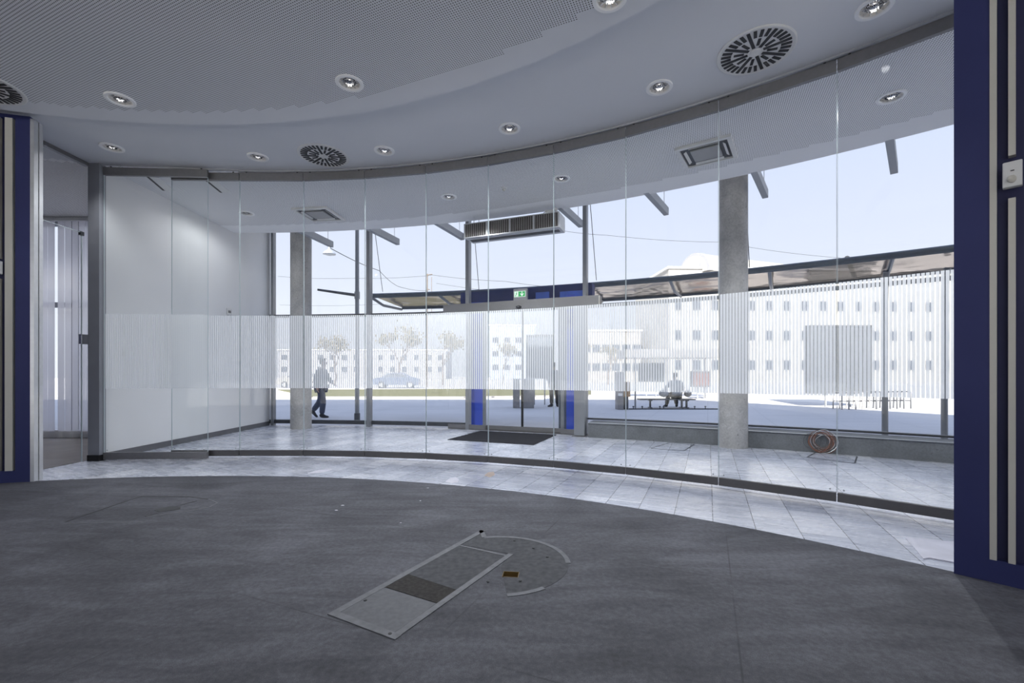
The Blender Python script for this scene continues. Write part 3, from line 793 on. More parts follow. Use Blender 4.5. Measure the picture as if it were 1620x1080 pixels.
# ------------------------------------------------------------------ ceiling fittings
def facets(cx, cy_, z, r):
    b = MB(); n = 14; rings = [0.30, 0.62, 1.0]; vs = [(cx, cy_, z+0.02)]; fs = []
    for k, q in enumerate(rings):
        for i in range(n):
            a = 2*PI*(i+0.5*k)/n
            vs.append((cx+r*q*math.cos(a), cy_+r*q*math.sin(a), z+0.012+0.05*(1-q*q)+random.uniform(-0.012, 0.012)*(q < 1)))
    for i in range(n): fs.append((0, 1+i, 1+(i+1) % n))
    for k in range(2):
        for i in range(n):
            j = (i+1) % n; a_, b_, c_, d_ = 1+k*n+i, 1+k*n+j, 1+(k+1)*n+i, 1+(k+1)*n+j
            fs.append((a_, c_, b_)); fs.append((b_, c_, d_))
    b.add(vs, fs); return b
hole_h, hole_l = MB(), MB()
def downlight(px, py, z, label, rr=0.125):
    p = at(px, py, z) if not isinstance(px, Vector) else px
    o = empty('downlight', (p.x, p.y, z), label, 'ceiling light', 'round recessed downlights')
    b = MB(); b.lathe((p.x, p.y, z), [(rr*0.70, 0.03), (rr*0.72, -0.004), (rr*0.78, -0.013), (rr*0.97, -0.013), (rr, -0.008), (rr, 0.0)], 40); b.build('trim_ring', M['ring'], o, smooth=True)
    b = MB(); b.lathe((p.x, p.y, z), [(rr*0.75, -0.004), (rr*0.74, 0.03), (rr*0.5, 0.075), (rr*0.12, 0.09)], 28, False, True); b.build('reflector', M['reflector'], o)
    b = MB()
    for k in range(6):
        a = k*PI/6+0.2
        b.box((p.x, p.y, z+0.008), (rr*1.46, 0.004, 0.022), a)
    b.lathe((p.x, p.y, z), [(rr*0.42, -0.002), (rr*0.42, 0.02)], 20); b.build('louvre', M['chrome'], o)
    b = MB(); b.ball((p.x, p.y, z+0.045), 0.018, 6); b.build('bulb', M['bulb'], o, smooth=True)
    ld = bpy.data.lights.new('lamp', 'SPOT'); ld.energy = SPOT*((0.75 if 'leftmost' in label else 5.2) if 'behind the glass' in label else 2.5 if 'neighbour' in label else 1.0); ld.spot_size = math.radians(172 if 'leftmost' in label else 150 if ('behind the glass' in label or 'neighbour' in label) else 128); ld.spot_blend = 0.4 if 'leftmost' in label else 0.6; ld.shadow_soft_size = 0.03; ld.color = (0.95, 0.97, 1.0)
    lo = bpy.data.objects.new('lamp', ld); COL.objects.link(lo); lo.parent = o; lo.location = (0, 0, -0.02)
    (hole_h if z > 3.9 else hole_l).lathe((p.x, p.y, z-0.02), [(rr*0.8, 0), (rr*0.8, 0.115)], 40, True, True)
for px, py, z, lb in ((190, 157, ZL, 'round downlight at the left of the near perforated ceiling, above the left blue wall'),
                      (553, 131, ZL, 'round downlight in the middle of the near perforated ceiling'),
                      (965, -3, ZL, 'round downlight in the near perforated ceiling, cut by the top edge'),
                      (177, 233, ZC, 'round downlight on the plain ceiling ring nearest the grey pier'),
                      (408, 248, ZC, 'round downlight on the plain ring just left of the smaller round vent'),
                      (608, 238, ZC, 'round downlight on the plain ring just right of the smaller round vent'),
                      (806, 203, ZC, 'round downlight on the plain ring near the middle of the partition'),
                      (1043, 138, ZC, 'round downlight on the plain ring just left of the large round vent'),
                      (1383, 12, ZC, 'large round downlight at the upper right near the blue wall'),
                      (390, 337, ZC, 'round downlight behind the glass, leftmost in the lobby ceiling'),
                      (710, 311, ZC, 'round downlight behind the glass between the left cassette and the smoke detector'),
                      (888, 282, ZC, 'round downlight behind the glass between the smoke detector and right cassette'),
                      (1410, 153, ZC, 'round downlight behind the glass, rightmost in the lobby ceiling')):
    downlight(px, py, z, lb)
for v in (Vector((-3.0, 1.0, ZL)), Vector((-5.6, 1.2, ZL)), Vector((-0.6, -1.6, ZL)), Vector((-3.4, -2.2, ZL)), Vector((1.6, 0.4, ZL)), Vector((-7.4, 6.6, ZC)), Vector((-9.4, 6.6, ZC))):
    downlight(v, 0, v.z, 'added fill downlight overhead, behind the point of view' if v.z < 3.9 else 'added fill downlight in the neighbouring room with the vertical blind')  # extra lamps out of view, added to brighten the hall and next room
cut(ce_h, hole_h); cut(ce_l, hole_l)

def round_vent(px, py, z, label, R=0.31, p=None):
    p = p or at(px, py, z)
    o = empty('round_vent', (p.x, p.y, z), label, 'air vent', 'round swirl vents')
    b = MB(); b.lathe((p.x, p.y, z), [(R*1.0, 0.0), (R, -0.008), (R*0.97, -0.013), (R*0.90, -0.009), (0.02, -0.009)], 64, False, True); b.build('face_plate', M['white'], o, smooth=True)
    b = MB()
    for k in range(32):
        a = 2*PI*k/32+0.1
        if k % 4 == 0: r0, r1 = 0.20*R, 0.88*R
        else: r0, r1 = 0.62*R, 0.88*R
        rm = (r0+r1)/2; b.box((p.x+rm*math.cos(a), p.y+rm*math.sin(a), z-0.011), (r1-r0, 0.026*R/0.31, 0.006), a)
        if k % 4 == 2: rm = 0.42*R; b.box((p.x+rm*math.cos(a), p.y+rm*math.sin(a), z-0.011), (0.26*R, 0.024, 0.006), a)
    b.build('slots', M['black'], o)
    b = MB(); b.lathe((p.x, p.y, z), [(0.045, -0.009), (0.04, -0.015), (0.006, -0.015), (0.005, -0.018)], 24, False, True); b.build('hub', M['white'], o)
round_vent(512, 246, ZC, 'round slotted ceiling vent between two downlights above the left half of the partition')
round_vent(1195, 81, ZC, 'large round slotted ceiling vent at the upper right of the plain ceiling ring')
round_vent(0, 0, ZL, 'round slotted ceiling vent cut by the left picture edge', p=Vector((-4.94, 4.22, ZL)))

def cassette(cx, cy_, ang, label):
    o = empty('ceiling_cassette', (cx, cy_, ZC), label, 'air conditioner', 'square ceiling cassettes in the lobby')
    R = Matrix.Rotation(ang, 3, 'Z')
    def pt(u, v): q = R@Vector((u, v, 0)); return (cx+q.x, cy_+q.y)
    b = MB()
    for u, v, sx_, sy_ in ((0, 0.295, 0.64, 0.05), (0, -0.295, 0.64, 0.05), (0.295, 0, 0.05, 0.54), (-0.295, 0, 0.05, 0.54)):
        q = pt(u, v); b.box((q[0], q[1], ZC-0.018), (sx_, sy_, 0.036), ang)
    b.build('frame', M['white'], o, bevel=0.004)
    q = pt(0, 0)
    b = MB(); b.box((q[0], q[1], ZC-0.006), (0.54, 0.54, 0.012), ang); b.build('recess', M['dark'], o)
    b = MB(); b.box((q[0], q[1], ZC-0.020), (0.33, 0.33, 0.018), ang); b.build('centre_panel', simple('cassette grille grey', (0.38, 0.38, 0.38), 0.5), o, bevel=0.003)
    for k in range(4):
        a = ang+k*PI/2; q = (cx+math.cos(a)*0.225, cy_+math.sin(a)*0.225)
        RR = Matrix.Rotation(a, 3, 'Z')@Matrix.Rotation(0.6, 3, 'Y')
        b = MB(); b.box((q[0], q[1], ZC-0.022), (0.035, 0.34, 0.006), 0, RR); b.build('air_flap', M['white'], o)
cassette(-3.36, 7.93, math.radians(-8), 'square ceiling cassette unit behind the glass at the left of the lobby')
cassette(2.45, 5.73, math.radians(-33), 'square ceiling cassette unit behind the glass above the right column')

def slot_light(p, q, label):
    P = Vector(p); Q = Vector(q); d = (Q-P).normalized(); n = Vector((-d.y, d.x)); c = (P+Q)/2
    o = empty('slot_diffuser', (c.x, c.y, ZC), label, 'slot diffuser', 'slot diffusers in the lobby ceiling')
    b = MB(); b.seg(P+n*-0.06, Q+n*-0.06, 0.16, ZC-0.012, ZC); b.build('white_plate', M['white'], o)
    b = MB(); b.seg(P, Q, 0.03, ZC-0.016, ZC-0.012); b.build('slot', M['black'], o)
slot_light((-5.14, 6.42), (-5.28, 6.9), 'white slot diffuser in the lobby ceiling nearest the grey pier')
slot_light((-4.40, 6.57), (-4.46, 6.98), 'white slot diffuser in the lobby ceiling behind the joint of the overlapping panels')
p = at(797, 297, ZC)
sd = empty('smoke_detector', (p.x, p.y, ZC), 'tiny white smoke detector on the lobby ceiling above the exit sign', 'smoke detector')
mb = MB(); mb.lathe((p.x, p.y, ZC), [(0.045, 0), (0.045, -0.02), (0.02, -0.025)], 20, False, True); mb.build('base', M['white'], sd)
mb = MB(); mb.lathe((p.x, p.y, ZC), [(0.022, -0.025), (0.018, -0.045)], 14, False, True); mb.build('sensor_head', M['cream'], sd)

# small things on the white wall
def wallbox(px, py, w_, h_, name, label, cat, cord=False):
    D = WX/((px-810)/F); z = EYE-(py-HOR)*D/F
    o = empty(name, (WX, D, z-h_/2), label, cat)
    b = MB(); b.box((WX+0.008, D, z), (0.016, w_, h_)); b.build('plate', M['alu'] if cord else M['white'], o, bevel=0.002)
    b = MB(); b.box((WX+0.018, D, z), (0.006, w_*0.5, h_*0.4)); b.build('insert', M['dark'] if cord else M['cream'], o)
    if cord:
        b = MB(); b.tube([(WX+0.01, D-0.03, z-h_/2+0.01), (WX+0.02, D-0.05, z-0.17), (WX+0.02, D, z-0.22), (WX+0.02, D+0.05, z-0.17), (WX+0.01, D+0.04, z-h_/2+0.01)], 0.003, 6); b.build('loose_wire', M['mull'], o)
wallbox(362, 493, 0.15, 0.12, 'wall_socket', 'small grey connection box with a loose wire loop on the white wall', 'socket', True)
wallbox(193, 559, 0.10, 0.14, 'thermostat', 'cream thermostat seen through the frosted stripes at the near end of the white wall', 'thermostat')
wallbox(210, 559, 0.07, 0.05, 'light_switch', 'small light switch right beside the cream thermostat', 'switch')

# ------------------------------------------------------------------ things on the floor
def P2(px, py): v = at(px, py); return Vector((v.x, v.y))
HZ = 0.005
ht = empty('floor_hatch', (-0.3, 2.7, HZ), 'rectangular floor hatch with a rounded end and open cable hole in the foreground', 'floor hatch', 'floor service hatches')
q0 = Vector((-0.88, 2.17)); hu = Vector((0.486, 0.874)).normalized(); hv = Vector((hu.y, -hu.x)); HL, HW = 1.34, 0.43
def hp(u, v): return q0+hu*u+hv*v
def strip(b, p, q, w_, z=HZ, t=0.004): b.seg(p, q, w_, z, z+t)
M['hatch'] = simple('worn hatch metal', (0.135, 0.138, 0.15), 0.55, 0.1, 0.2, 25, 0.4, 0.3)
M['hatch_fill'] = simple('hatch infill', (0.075, 0.077, 0.085), 0.8, 0, 0.25, 30, 0.3, 0.5)
M['hatch_dark'] = simple('worn carpet infill', (0.05, 0.047, 0.045), 0.9, 0, 0.25, 60, 0.2, 0.6)
b = MB()
strip(b, hp(0, 0.02), hp(HL, 0.02), 0.04); strip(b, hp(0.02, 0.04), hp(0.02, HW), 0.04); strip(b, hp(0.04, HW-0.02), hp(1.06, HW-0.02), 0.035)
arc_c = hp(HL-0.42, 0.40)
aa = [arc_c+Vector((math.cos(t), math.sin(t)))*0.425 for t in [math.radians(105-k*7.2) for k in range(27)]]
for i in range(26):
    if i < 15 or i > 21: strip(b, aa[i], aa[i+1], 0.03, HZ, 0.003)
strip(b, hp(HL, 0), aa[0], 0.035)
strip(b, hp(1.02, 0.04), hp(1.02, HW-0.04), 0.015, HZ, 0.0035)
b.build('frame', M['hatch'], ht)
b = MB(); b.prism([tuple(v) for v in aa]+[tuple(hp(0.88, HW+0.012))]+[tuple(hp(1.06, HW-0.01)), tuple(hp(1.04, 0.05)), tuple(hp(HL-0.01, 0.03))], HZ, HZ+0.0016); rep = b.build('round_end_plate', M['hatch_fill'], ht)
b = MB(); b.prism([tuple(hp(0.04, 0.04)), tuple(hp(0.33, 0.04)), tuple(hp(0.33, HW-0.04)), tuple(hp(0.04, HW-0.04))], HZ, HZ+0.003); b.build('cover_plate', simple('hatch plate', (0.10, 0.103, 0.113), 0.6, 0.1, 0.15, 40), ht)
b = MB(); b.prism([tuple(hp(0.34, 0.04)), tuple(hp(0.52, 0.04)), tuple(hp(0.50, HW-0.04)), tuple(hp(0.34, HW-0.04))], HZ, HZ+0.002); b.build('worn_strip', M['hatch_dark'], ht)
b = MB(); b.prism([tuple(hp(0.52, 0.04)), tuple(hp(1.01, 0.04)), tuple(hp(1.01, HW-0.04)), tuple(hp(0.50, HW-0.04))], HZ, HZ+0.0022); b.build('infill_panel', M['hatch_fill'], ht)
b = MB()
for px, py in ((814, 857), (844, 869), (866, 883), (772, 922), (823, 921), (617, 1005), (578, 952)):
    v = P2(px, py); b = MB(); b.lathe((v.x, v.y, HZ), [(0.009, 0.004), (0.007, 0.0065)], 10, True, True); b.build('screw', M['black'], ht)
hc = P2(808, 910); hR = Vector((0.99, -0.12)).normalized()
k3 = MB(); k3.box((hc.x, hc.y, -0.02), (0.094, 0.075, 0.18), math.atan2(hR.y, hR.x)); cut(fl_s, k3)
k3 = MB(); k3.box((hc.x, hc.y, -0.02), (0.094, 0.075, 0.18), math.atan2(hR.y, hR.x)); cut(rep, k3)
k3 = MB(); k3.box((hc.x, hc.y, -0.02), (0.094, 0.075, 0.18), math.atan2(hR.y, hR.x)); cut(fl_t, k3)
b = MB(); an = math.atan2(hR.y, hR.x); Rh = Matrix.Rotation(an, 3, 'Z')
for u, v, s1, s2 in ((0, 0.035, 0.092, 0.003), (0, -0.035, 0.092, 0.003), (0.0445, 0, 0.003, 0.07), (-0.0445, 0, 0.003, 0.07)):
    q = Rh@Vector((u, v, 0)); b.box((hc.x+q.x, hc.y+q.y, -0.05), (s1, s2, 0.115), an)
b.box((hc.x, hc.y, -0.105), (0.09, 0.07, 0.004), an)
b.build('cable_hole_sleeve', simple('brass sleeve', (0.16, 0.10, 0.03), 0.5, 0.3, 0.2), ht)

h2 = empty('floor_hatch', (-3.1, 4.0, HZ), 'flush floor hatch outline with a small dark hole at the left, near the far edge', 'floor hatch', 'floor service hatches')
ol = [(104, 826), (223, 785.5), (300, 786.5), (330, 790), (344, 796), (331, 803), (300, 809), (232, 818)]
pts = [P2(*p) for p in ol]
b = MB()
for i in range(3): strip(b, pts[i], pts[i+1], 0.010, HZ, 0.0015)
b.build('seam', M['black'], h2); b = MB()
strip(b, P2(230, 818), P2(255, 810), 0.012, HZ, 0.0015); b.build('seam', M['black'], h2); b = MB(); strip(b, P2(276, 802), P2(311, 793), 0.012, HZ, 0.0015)
b.build('seam', M['black'], h2)
b = MB()
for i in range(3, 7): strip(b, pts[i], pts[i+1], 0.012, HZ, 0.0012)
strip(b, P2(100, 829), P2(225, 826), 0.010, HZ, 0.0012)
b.build('scratched_edge', M['hatch'], h2)
b = MB(); c = P2(267, 805.5); ring_ = [(c.x+0.10*math.cos(t)+random.uniform(-0.01, 0.01), c.y+0.075*math.sin(t)+random.uniform(-0.01, 0.01)) for t in [k*PI/8 for k in range(16)]]
b.prism(ring_, HZ, HZ+0.0018); b.build('cable_hole', M['black'], h2)

pp = [P2(1432, 851), P2(1461, 884.5), P2(1470, 883), P2(1530, 894), P2(1560, 862)]
mb = MB(); mb.prism([tuple(v) for v in pp], 0.0, 0.006)
tag(mb.build('protective_sheet', M['paper']), 'pale protective sheet lying on the tiles beside the right blue wall', 'sheet')
for k, (pl, lb) in enumerate(((((486, 748), (505, 743), (524, 741.5), (526, 743.5), (508, 747.5), (488, 749)), 'white paint smear on the tiles in front of the left half of the partition'),
                     (((704, 762), (712, 756), (721, 754.5), (726, 758), (724, 763), (714, 764)), 'white paint smear on the tiles right of the longer smear'),
                     (((766, 752), (772, 747), (781, 746), (783, 751), (775, 755)), 'small orange tinted smear on the tiles below the exit sign panel'))):
    mb = MB(); mb.prism([tuple(P2(*p)) for p in pl], 0.0, 0.001)
    tag(mb.build('paint_smear', M['paper'] if k < 2 else simple('pale orange smear', (0.62, 0.50, 0.42), 0.6)), lb, 'smear', 'smears on the tile strip')
for px, py, r_, lb in ((532, 808.5, 0.011, 'white debris crumb on the dark floor, left one of a pair'), (542, 801, 0.012, 'white debris crumb on the dark floor, right one of a pair'),
                       (677, 773, 0.010, 'single white crumb on the dark floor near the tile strip'), (634, 828, 0.006, 'tiny pale crumb on the dark floor right of the pair'),
                       (665, 793, 0.006, 'tiny pale crumb on the dark floor below the single white crumb')):
    v = P2(px, py); mb = MB(); mb.ball((v.x, v.y, HZ+r_*0.35), r_, 5, (1.3, 0.8, 0.35)); tag(mb.build('debris_crumb', M['paper']), lb, 'debris', 'crumbs on the dark floor')
# floor box outlines in the lobby tiles
def floor_box(pl, label):
    P = [P2(*p) for p in pl]; c = sum(P, Vector((0, 0)))/4
    o = empty('floor_box', (c.x, c.y, 0), label, 'floor box', 'floor boxes in the lobby tiles')
    b = MB(); b.prism([tuple(c+(v-c)*0.96) for v in P], 0, 0.002); b.build('lid', M['tiles'], o)
    b = MB()
    for i in range(4): strip(b, P[i], P[(i+1) % 4], 0.016, 0.0, 0.003)
    b.build('lid_rim', M['dark'], o)
floor_box([(1030, 709), (1060, 700), (1098, 703), (1082, 713)], 'square floor box outline in the lobby tiles left of the right column')
floor_box([(1277, 723), (1290, 716), (1356, 722), (1352, 733)], 'square floor box outline in the tiles under the cable coil')

# cable coil hanging on the sill
cc0 = at(1300, 726, 0.0); cp, ca_ = hit(1300, FC, 20.15)
rad_ = Vector((math.cos(math.radians(ca_)), math.sin(math.radians(ca_)))); tang = Vector((rad_.y, -rad_.x))
co = empty('cable_coil', (cp.x, cp.y, 0.02), 'coil of orange and grey cable leaning against the sill right of the column', 'cable')
def loops(name, mat, cnt, R0, cu, cz, seed, rr=0.005, sq=1.0):
    rnd = random.Random(seed)
    for j in range(cnt):
        R_ = R0*rnd.uniform(0.72, 1.15); ou = cu+rnd.uniform(-0.035, 0.035); oz = cz+rnd.uniform(-0.02, 0.03); ph = rnd.uniform(0, 6.28); ex = rnd.uniform(0.9, 1.12)*sq
        pts = []
        for k in range(36):
            t = 2*PI*k/36; u = ou+R_*ex*math.cos(t); z = max(0.008, oz+R_*math.sin(t)+0.008*math.sin(3*t+ph)); dd = 0.016+0.012*j/cnt+0.006*math.sin(2*t+ph)
            q = cp-rad_*dd+tang*u; pts.append((q.x, q.y, z))
        b = MB(); b.tube(pts, rr, 6, closed=True); b.build(name, mat, co, smooth=True)
loops('cable_loop', M['copper'], 6, 0.145, 0.0, 0.165, 1, 0.0035)
loops('cable_loop', M['orange'], 3, 0.130, -0.01, 0.160, 2, 0.0035)
loops('grey_cable_loop', M['alu'], 3, 0.140, 0.03, 0.155, 3, 0.004)
loops('loose_loop', M['dark'], 2, 0.135, -0.09, 0.165, 4, 0.003, 1.05)

# ================================================================== OUTSIDE
mb = MB(); mb.prism([(-160, 8.0), (-7, 8.0)]+arc_pts(FC, FR+0.04, 93, fa1-1, 40)+[(13, -3.5), (200, -3.5), (200, 220), (-160, 220)], ZG-0.3, ZG)
tag(mb.build('plaza_ground', M['plaza'], origin=(0, 0, ZG)), kind='structure')
mb = MB(); mb.prism([(-60, -60), (60, -60), (60, Y0-0.13), (-60, Y0-0.13)], ZG-0.3, ZG+0.1)
tag(mb.build('rear_bounce_ground', simple('pale bounce ground', (0.72, 0.71, 0.69), 0.8, 0, 0.05), origin=(0, -30, ZG)), kind='structure')  # unseen ground, made pale to bounce sunlight into the hall
def og(px, py): v = at(px, py, ZG); return Vector((v.x, v.y))

# lawn across the plaza and its kerb
gp = [og(498, 629.5), og(735, 629.5), og(935, 626.5), og(935, 617.5), og(735, 616), og(440, 617)]
mb = MB(); mb.prism([tuple(v) for v in gp], ZG, ZG+0.06)
tag(mb.build('lawn_grass', M['grass']), 'strip of green and sunlit yellow grass across the plaza left of the entrance', 'grass', kind='stuff')
mb = MB(); mb.seg(gp[0]-Vector((0, 0.15)), gp[1]-Vector((0, 0.15)), 0.2, ZG, ZG+0.10); mb.seg(gp[1]-Vector((0, 0.15)), gp[2]-Vector((0, 0.15)), 0.2, ZG, ZG+0.10)
tag(mb.build('lawn_kerb', M['stone']), 'low stone kerb along the near side of the grass strip', 'kerb')

# glass street canopy following the facade
M['smoke'] = m_canopy()
M['canopy_steel'] = simple('canopy steel', (0.12, 0.14, 0.17), 0.4, 0.2, 0.06)
k0 = math.degrees(math.atan2(11.5-FC[1], -3.5-FC[0])); k1 = 36.0
cpn = empty('street_canopy', tuple(pol(FC, 22.8, (k0+k1)/2, 3.1)), 'long curved street canopy of smoked glass with a dark steel tube edge outside the facade', 'canopy')
b = MB(); b.tube([pol(FC, 21.8, k0+(k1-k0)*i/60, 3.10) for i in range(61)], 0.06, 10); b.build('front_tube', M['canopy_steel'], cpn, smooth=True)
b = MB(); b.tube([pol(FC, 23.95, k0+(k1-k0)*i/60, 3.10) for i in range(61)], 0.035, 8); b.build('rear_tube', M['canopy_steel'], cpn, smooth=True)
b = MB(); b.ring(FC, 21.84, 23.92, k0, k1, 3.12, 3.14, 60); b.build('glass_roof', M['smoke'], cpn)
for i in range(11):
    a = k0+(k1-k0)*i/10
    b = MB(); b.tube([pol(FC, 21.8, a, 3.08), pol(FC, 22.6, a, 2.98), pol(FC, 23.9, a, 3.06)], 0.035, 8); b.build('rib', M['canopy_steel'], cpn, smooth=True)
# lattice brace under the canopy
bp_ = on(1340, 408, 8.6); bq_ = on(1352, 436, 9.6)
b = MB(); b.tube([bp_, bq_], 0.045, 8); b.build('brace', M['cream'], cpn)
for px, D, lb in ((1400, 8.2, 'slim grey canopy post with a bent head, left of the two at the right'), (1494, 8.0, 'slim grey canopy post with a bent head, next to the blue wall')):
    x = (px-810)/F*D
    o = empty('canopy_post', (x, D, ZG), lb, 'post', 'posts under the street canopy')
    b = MB(); b.tube([(x, D, ZG), (x, D, 2.4), (x-0.03, D-0.04, 2.7), (x-0.10, D-0.16, 2.98)], 0.048, 12); b.build('shaft', M['mull'], o, smooth=True)
    b = MB(); b.lathe((x, D, ZG), [(0.11, 0), (0.11, 0.015), (0.06, 0.03)], 16, False, True); b.build('foot_plate', M['mull'], o)
# stay rods from the mullions down to the canopy edge
for k, (x1, y1, x2, y2, lb) in enumerate(((594, 373, 606, 466, 'thin stay rod beside the leftmost facade mullion'), (752, 388, 758, 462, 'thin stay rod below the left end of the air curtain'),
                                     (934, 325, 944, 449, 'thin stay rod beside the mullion right of the door'), (1182, 350, 1186, 428, 'thin stay rod just right of the right concrete column'))):
    p, a = hit(x1, FC, FR+0.06); q, a2 = hit(x2, FC, 21.78)
    p3 = on(x1, y1, p.y); q3 = on(x2, y2, q.y)
    t_ = (q3-p3); p3 = p3-t_*0.35; q3 = q3-t_.normalized()*0.09
    b = MB(); b.tube([p3, q3], 0.007, 6); tag(b.build('stay_rod', M['dark']), lb, 'rod', 'stay rods of the street canopy')

# blue portal outside the door
pl0 = DL(0.55, 0.75); pl1 = DL(2.75, 0.75)
ep = empty('entrance_portal', (DL(1.6, 0.75).x, DL(1.6, 0.75).y, ZG), 'blue portal frame standing outside the sliding door', 'portal')
for px0, px1, D in ((743, 765, 10.15), (896.5, 910, 9.15)):
    x0, x1 = (px0-810)/F*D, (px1-810)/F*D
    b = MB(); b.box(((x0+x1)/2, D+0.05, (2.75+ZG)/2), (x1-x0, 0.16, 2.75-ZG), DA*0.3); b.build('post', M['signal_blue'], ep)
b = MB(); b.seg(DL(-0.05, 0.72), DL(2.95, 0.72), 0.25, 2.66, 3.0); b.build('lintel', M['navy'], ep)
lb_ = simple('light blue sheet', (0.10, 0.20, 0.75), 0.5)
for t0, t1, z0, z1 in ((1.75, 2.05, 2.72, 2.88), (2.28, 2.8, 2.70, 2.86)):
    b = MB(); b.seg(DL(t0, 0.585), DL(t1, 0.585), 0.02, z0, z1); b.build('light_blue_field', lb_, ep)
x0, x1 = (883.5-810)/F*9.3, (896-810)/F*9.3
b = MB(); b.box(((x0+x1)/2, 9.25, 1.2), (x1-x0, 0.10, 2.6), 0); b.build('dark_side_panel', M['canopy_steel'], ep)

# street lamp pole with arm, hanging street lamp, mast and overhead wires
x = (565-810)/F*12.8
sp_ = empty('street_pole', (x, 12.8, ZG), 'tall slim grey street pole with a thin side arm, left of the leftmost mullion', 'street pole')
b = MB(); b.tube([(x, 12.8, ZG), (x, 12.8, 7.5)], [0.062, 0.05], 14); b.build('shaft', M['mull'], sp_, smooth=True)
b = MB(); b.tube([(x, 12.8, ZG), (x, 12.8, 0.06)], 0.08, 14); b.build('collar', M['dark'], sp_, smooth=True)
b = MB(); b.tube([(x, 12.8, on(565, 467, 12.8).z), on(502, 458, 12.4)], [0.045, 0.03], 8); b.build('side_arm', M['dark'], sp_, smooth=True)
b = MB(); b.tube([(x, 12.8, on(565, 467, 12.8).z-0.1), (x, 12.8, on(565, 467, 12.8).z+0.1)], 0.075, 12); b.build('clamp', M['mull'], sp_)
lp = on(521, 402, 20.0)
hl = empty('hanging_street_lamp', tuple(lp), 'grey bell shaped street lamp hanging from a wire, right of the left column', 'street lamp')
b = MB(); b.lathe(tuple(lp), [(0.27, 0.0), (0.265, 0.04), (0.20, 0.12), (0.09, 0.19), (0.05, 0.24), (0.05, 0.30)], 28, False, True); b.build('shade', M['alu'], hl, smooth=True)
b = MB(); b.lathe(tuple(lp), [(0.25, 0.01), (0.15, -0.04), (0.02, -0.055)], 24, False, True); b.build('lens_bowl', M['white'], hl, smooth=True)
b = MB(); b.tube([lp+Vector((0, 0, 0.30)), lp+Vector((-0.02, 0, 0.42))], 0.03, 8); b.build('suspension', M['dark'], hl)
ms = on(678, 470, 45)
mt = empty('wire_mast', (ms.x, 45, ZG), 'thin distant tram wire mast seen above the canopy, between two mullions', 'mast')
b = MB(); b.tube([(ms.x-0.12, 45, ZG), (ms.x-0.12, 45, on(0, 433, 45).z)], 0.05, 8); b.tube([(ms.x+0.3, 45, ZG), (ms.x+0.3, 45, on(0, 438, 45).z)], 0.03, 6); b.build('twin_pole', M['bark'], mt)
b = MB(); b.tube([on(674, 435, 45), on(684, 434, 45)], 0.06, 6); b.tube([on(674, 457, 45), on(680, 458, 45)], 0.04, 6); b.build('crossbar', M['bark'], mt)
def wire(pts, lb, r=0.018):
    P = [on(*p) for p in pts]; out = []
    for i in range(len(P)-1):
        for k in range(8): t_ = k/8; q = P[i].lerp(P[i+1], t_); q.z -= 0.25*math.sin(PI*t_)*(P[i+1]-P[i]).length/20; out.append(q)
    out.append(P[-1]); b = MB(); b.tube(out, r, 5); tag(b.build('overhead_wire', M['dark']), lb, 'wire', 'overhead wires above the plaza')
wire([(520, 391, 20), (600, 428, 26), (630, 453, 34), (678, 459, 45)], 'overhead wire running from the hanging street lamp to the distant mast')
wire([(678, 434, 45), (800, 445, 42), (900, 456, 40), (990, 470, 38)], 'overhead wire from the distant mast towards the right', 0.02)
wire([(440, 437, 50), (560, 440, 47), (678, 436, 45)], 'faint overhead wire left of the distant mast')
wire([(442, 482, 60), (600, 481, 60), (760, 484, 60)], 'lowest overhead wire, just above the frosted band at the left', 0.02)
wire([(890, 365, 30), (960, 372, 31), (1140, 383, 32), (1330, 408, 34)], 'long overhead wire crossing the sky right of the door', 0.014)
wire([(690, 448, 45), (850, 466, 42)], 'short overhead wire below the others, above the portal', 0.016)

# ------------------------------------------------------------------ street furniture on the plaza
def gpt(px, py): v = at(px, py, ZG); return v
# bench with spectator, low edging rail
D = at(0, 645, ZG).y
bn = empty('bench', ((1052-810)/F*D, D, ZG), 'long dark slatted bench on the plaza left of the right concrete column', 'bench')
x0, x1 = (1010-810)/F*D, (1097-810)/F*D; zs = on(0, 630.5, D).z
for k in range(4):
    b = MB(); b.box(((x0+x1)/2, D-0.18+0.12*k, zs-0.02), (x1-x0, 0.10, 0.04)); b.build('seat_slat', M['dark'], bn)
for px in (1028.5, 1078.5, 1086):
    x = (px-810)/F*D; b = MB()
    b.box((x, D, (zs-0.04+ZG)/2), (0.05, 0.10, zs-0.04-ZG)); b.box((x, D, zs-0.06), (0.05, 0.42, 0.04)); b.box((x, D, ZG+0.015), (0.08, 0.36, 0.03)); b.build('leg', M['dark'], bn)
Dk = at(0, 647.5, ZG).y
ed = empty('edging_rail', ((1065-810)/F*Dk, Dk, ZG), 'low dark edging rail with small studs in front of the bench', 'rail')
b = MB(); b.box(((1065-810)/F*Dk, Dk, ZG+0.02), ((1140-1000)/F*Dk, 0.08, 0.04)); b.build('rail_bar', M['dark'], ed)
for px in (1002, 1016, 1044, 1050, 1099, 1116):
    x = (px-810)/F*Dk; b = MB(); b.lathe((x, Dk, ZG+0.04), [(0.018, 0), (0.018, 0.05), (0.04, 0.06), (0.03, 0.09)], 10, False, True); b.build('stud', M['dark'], ed)

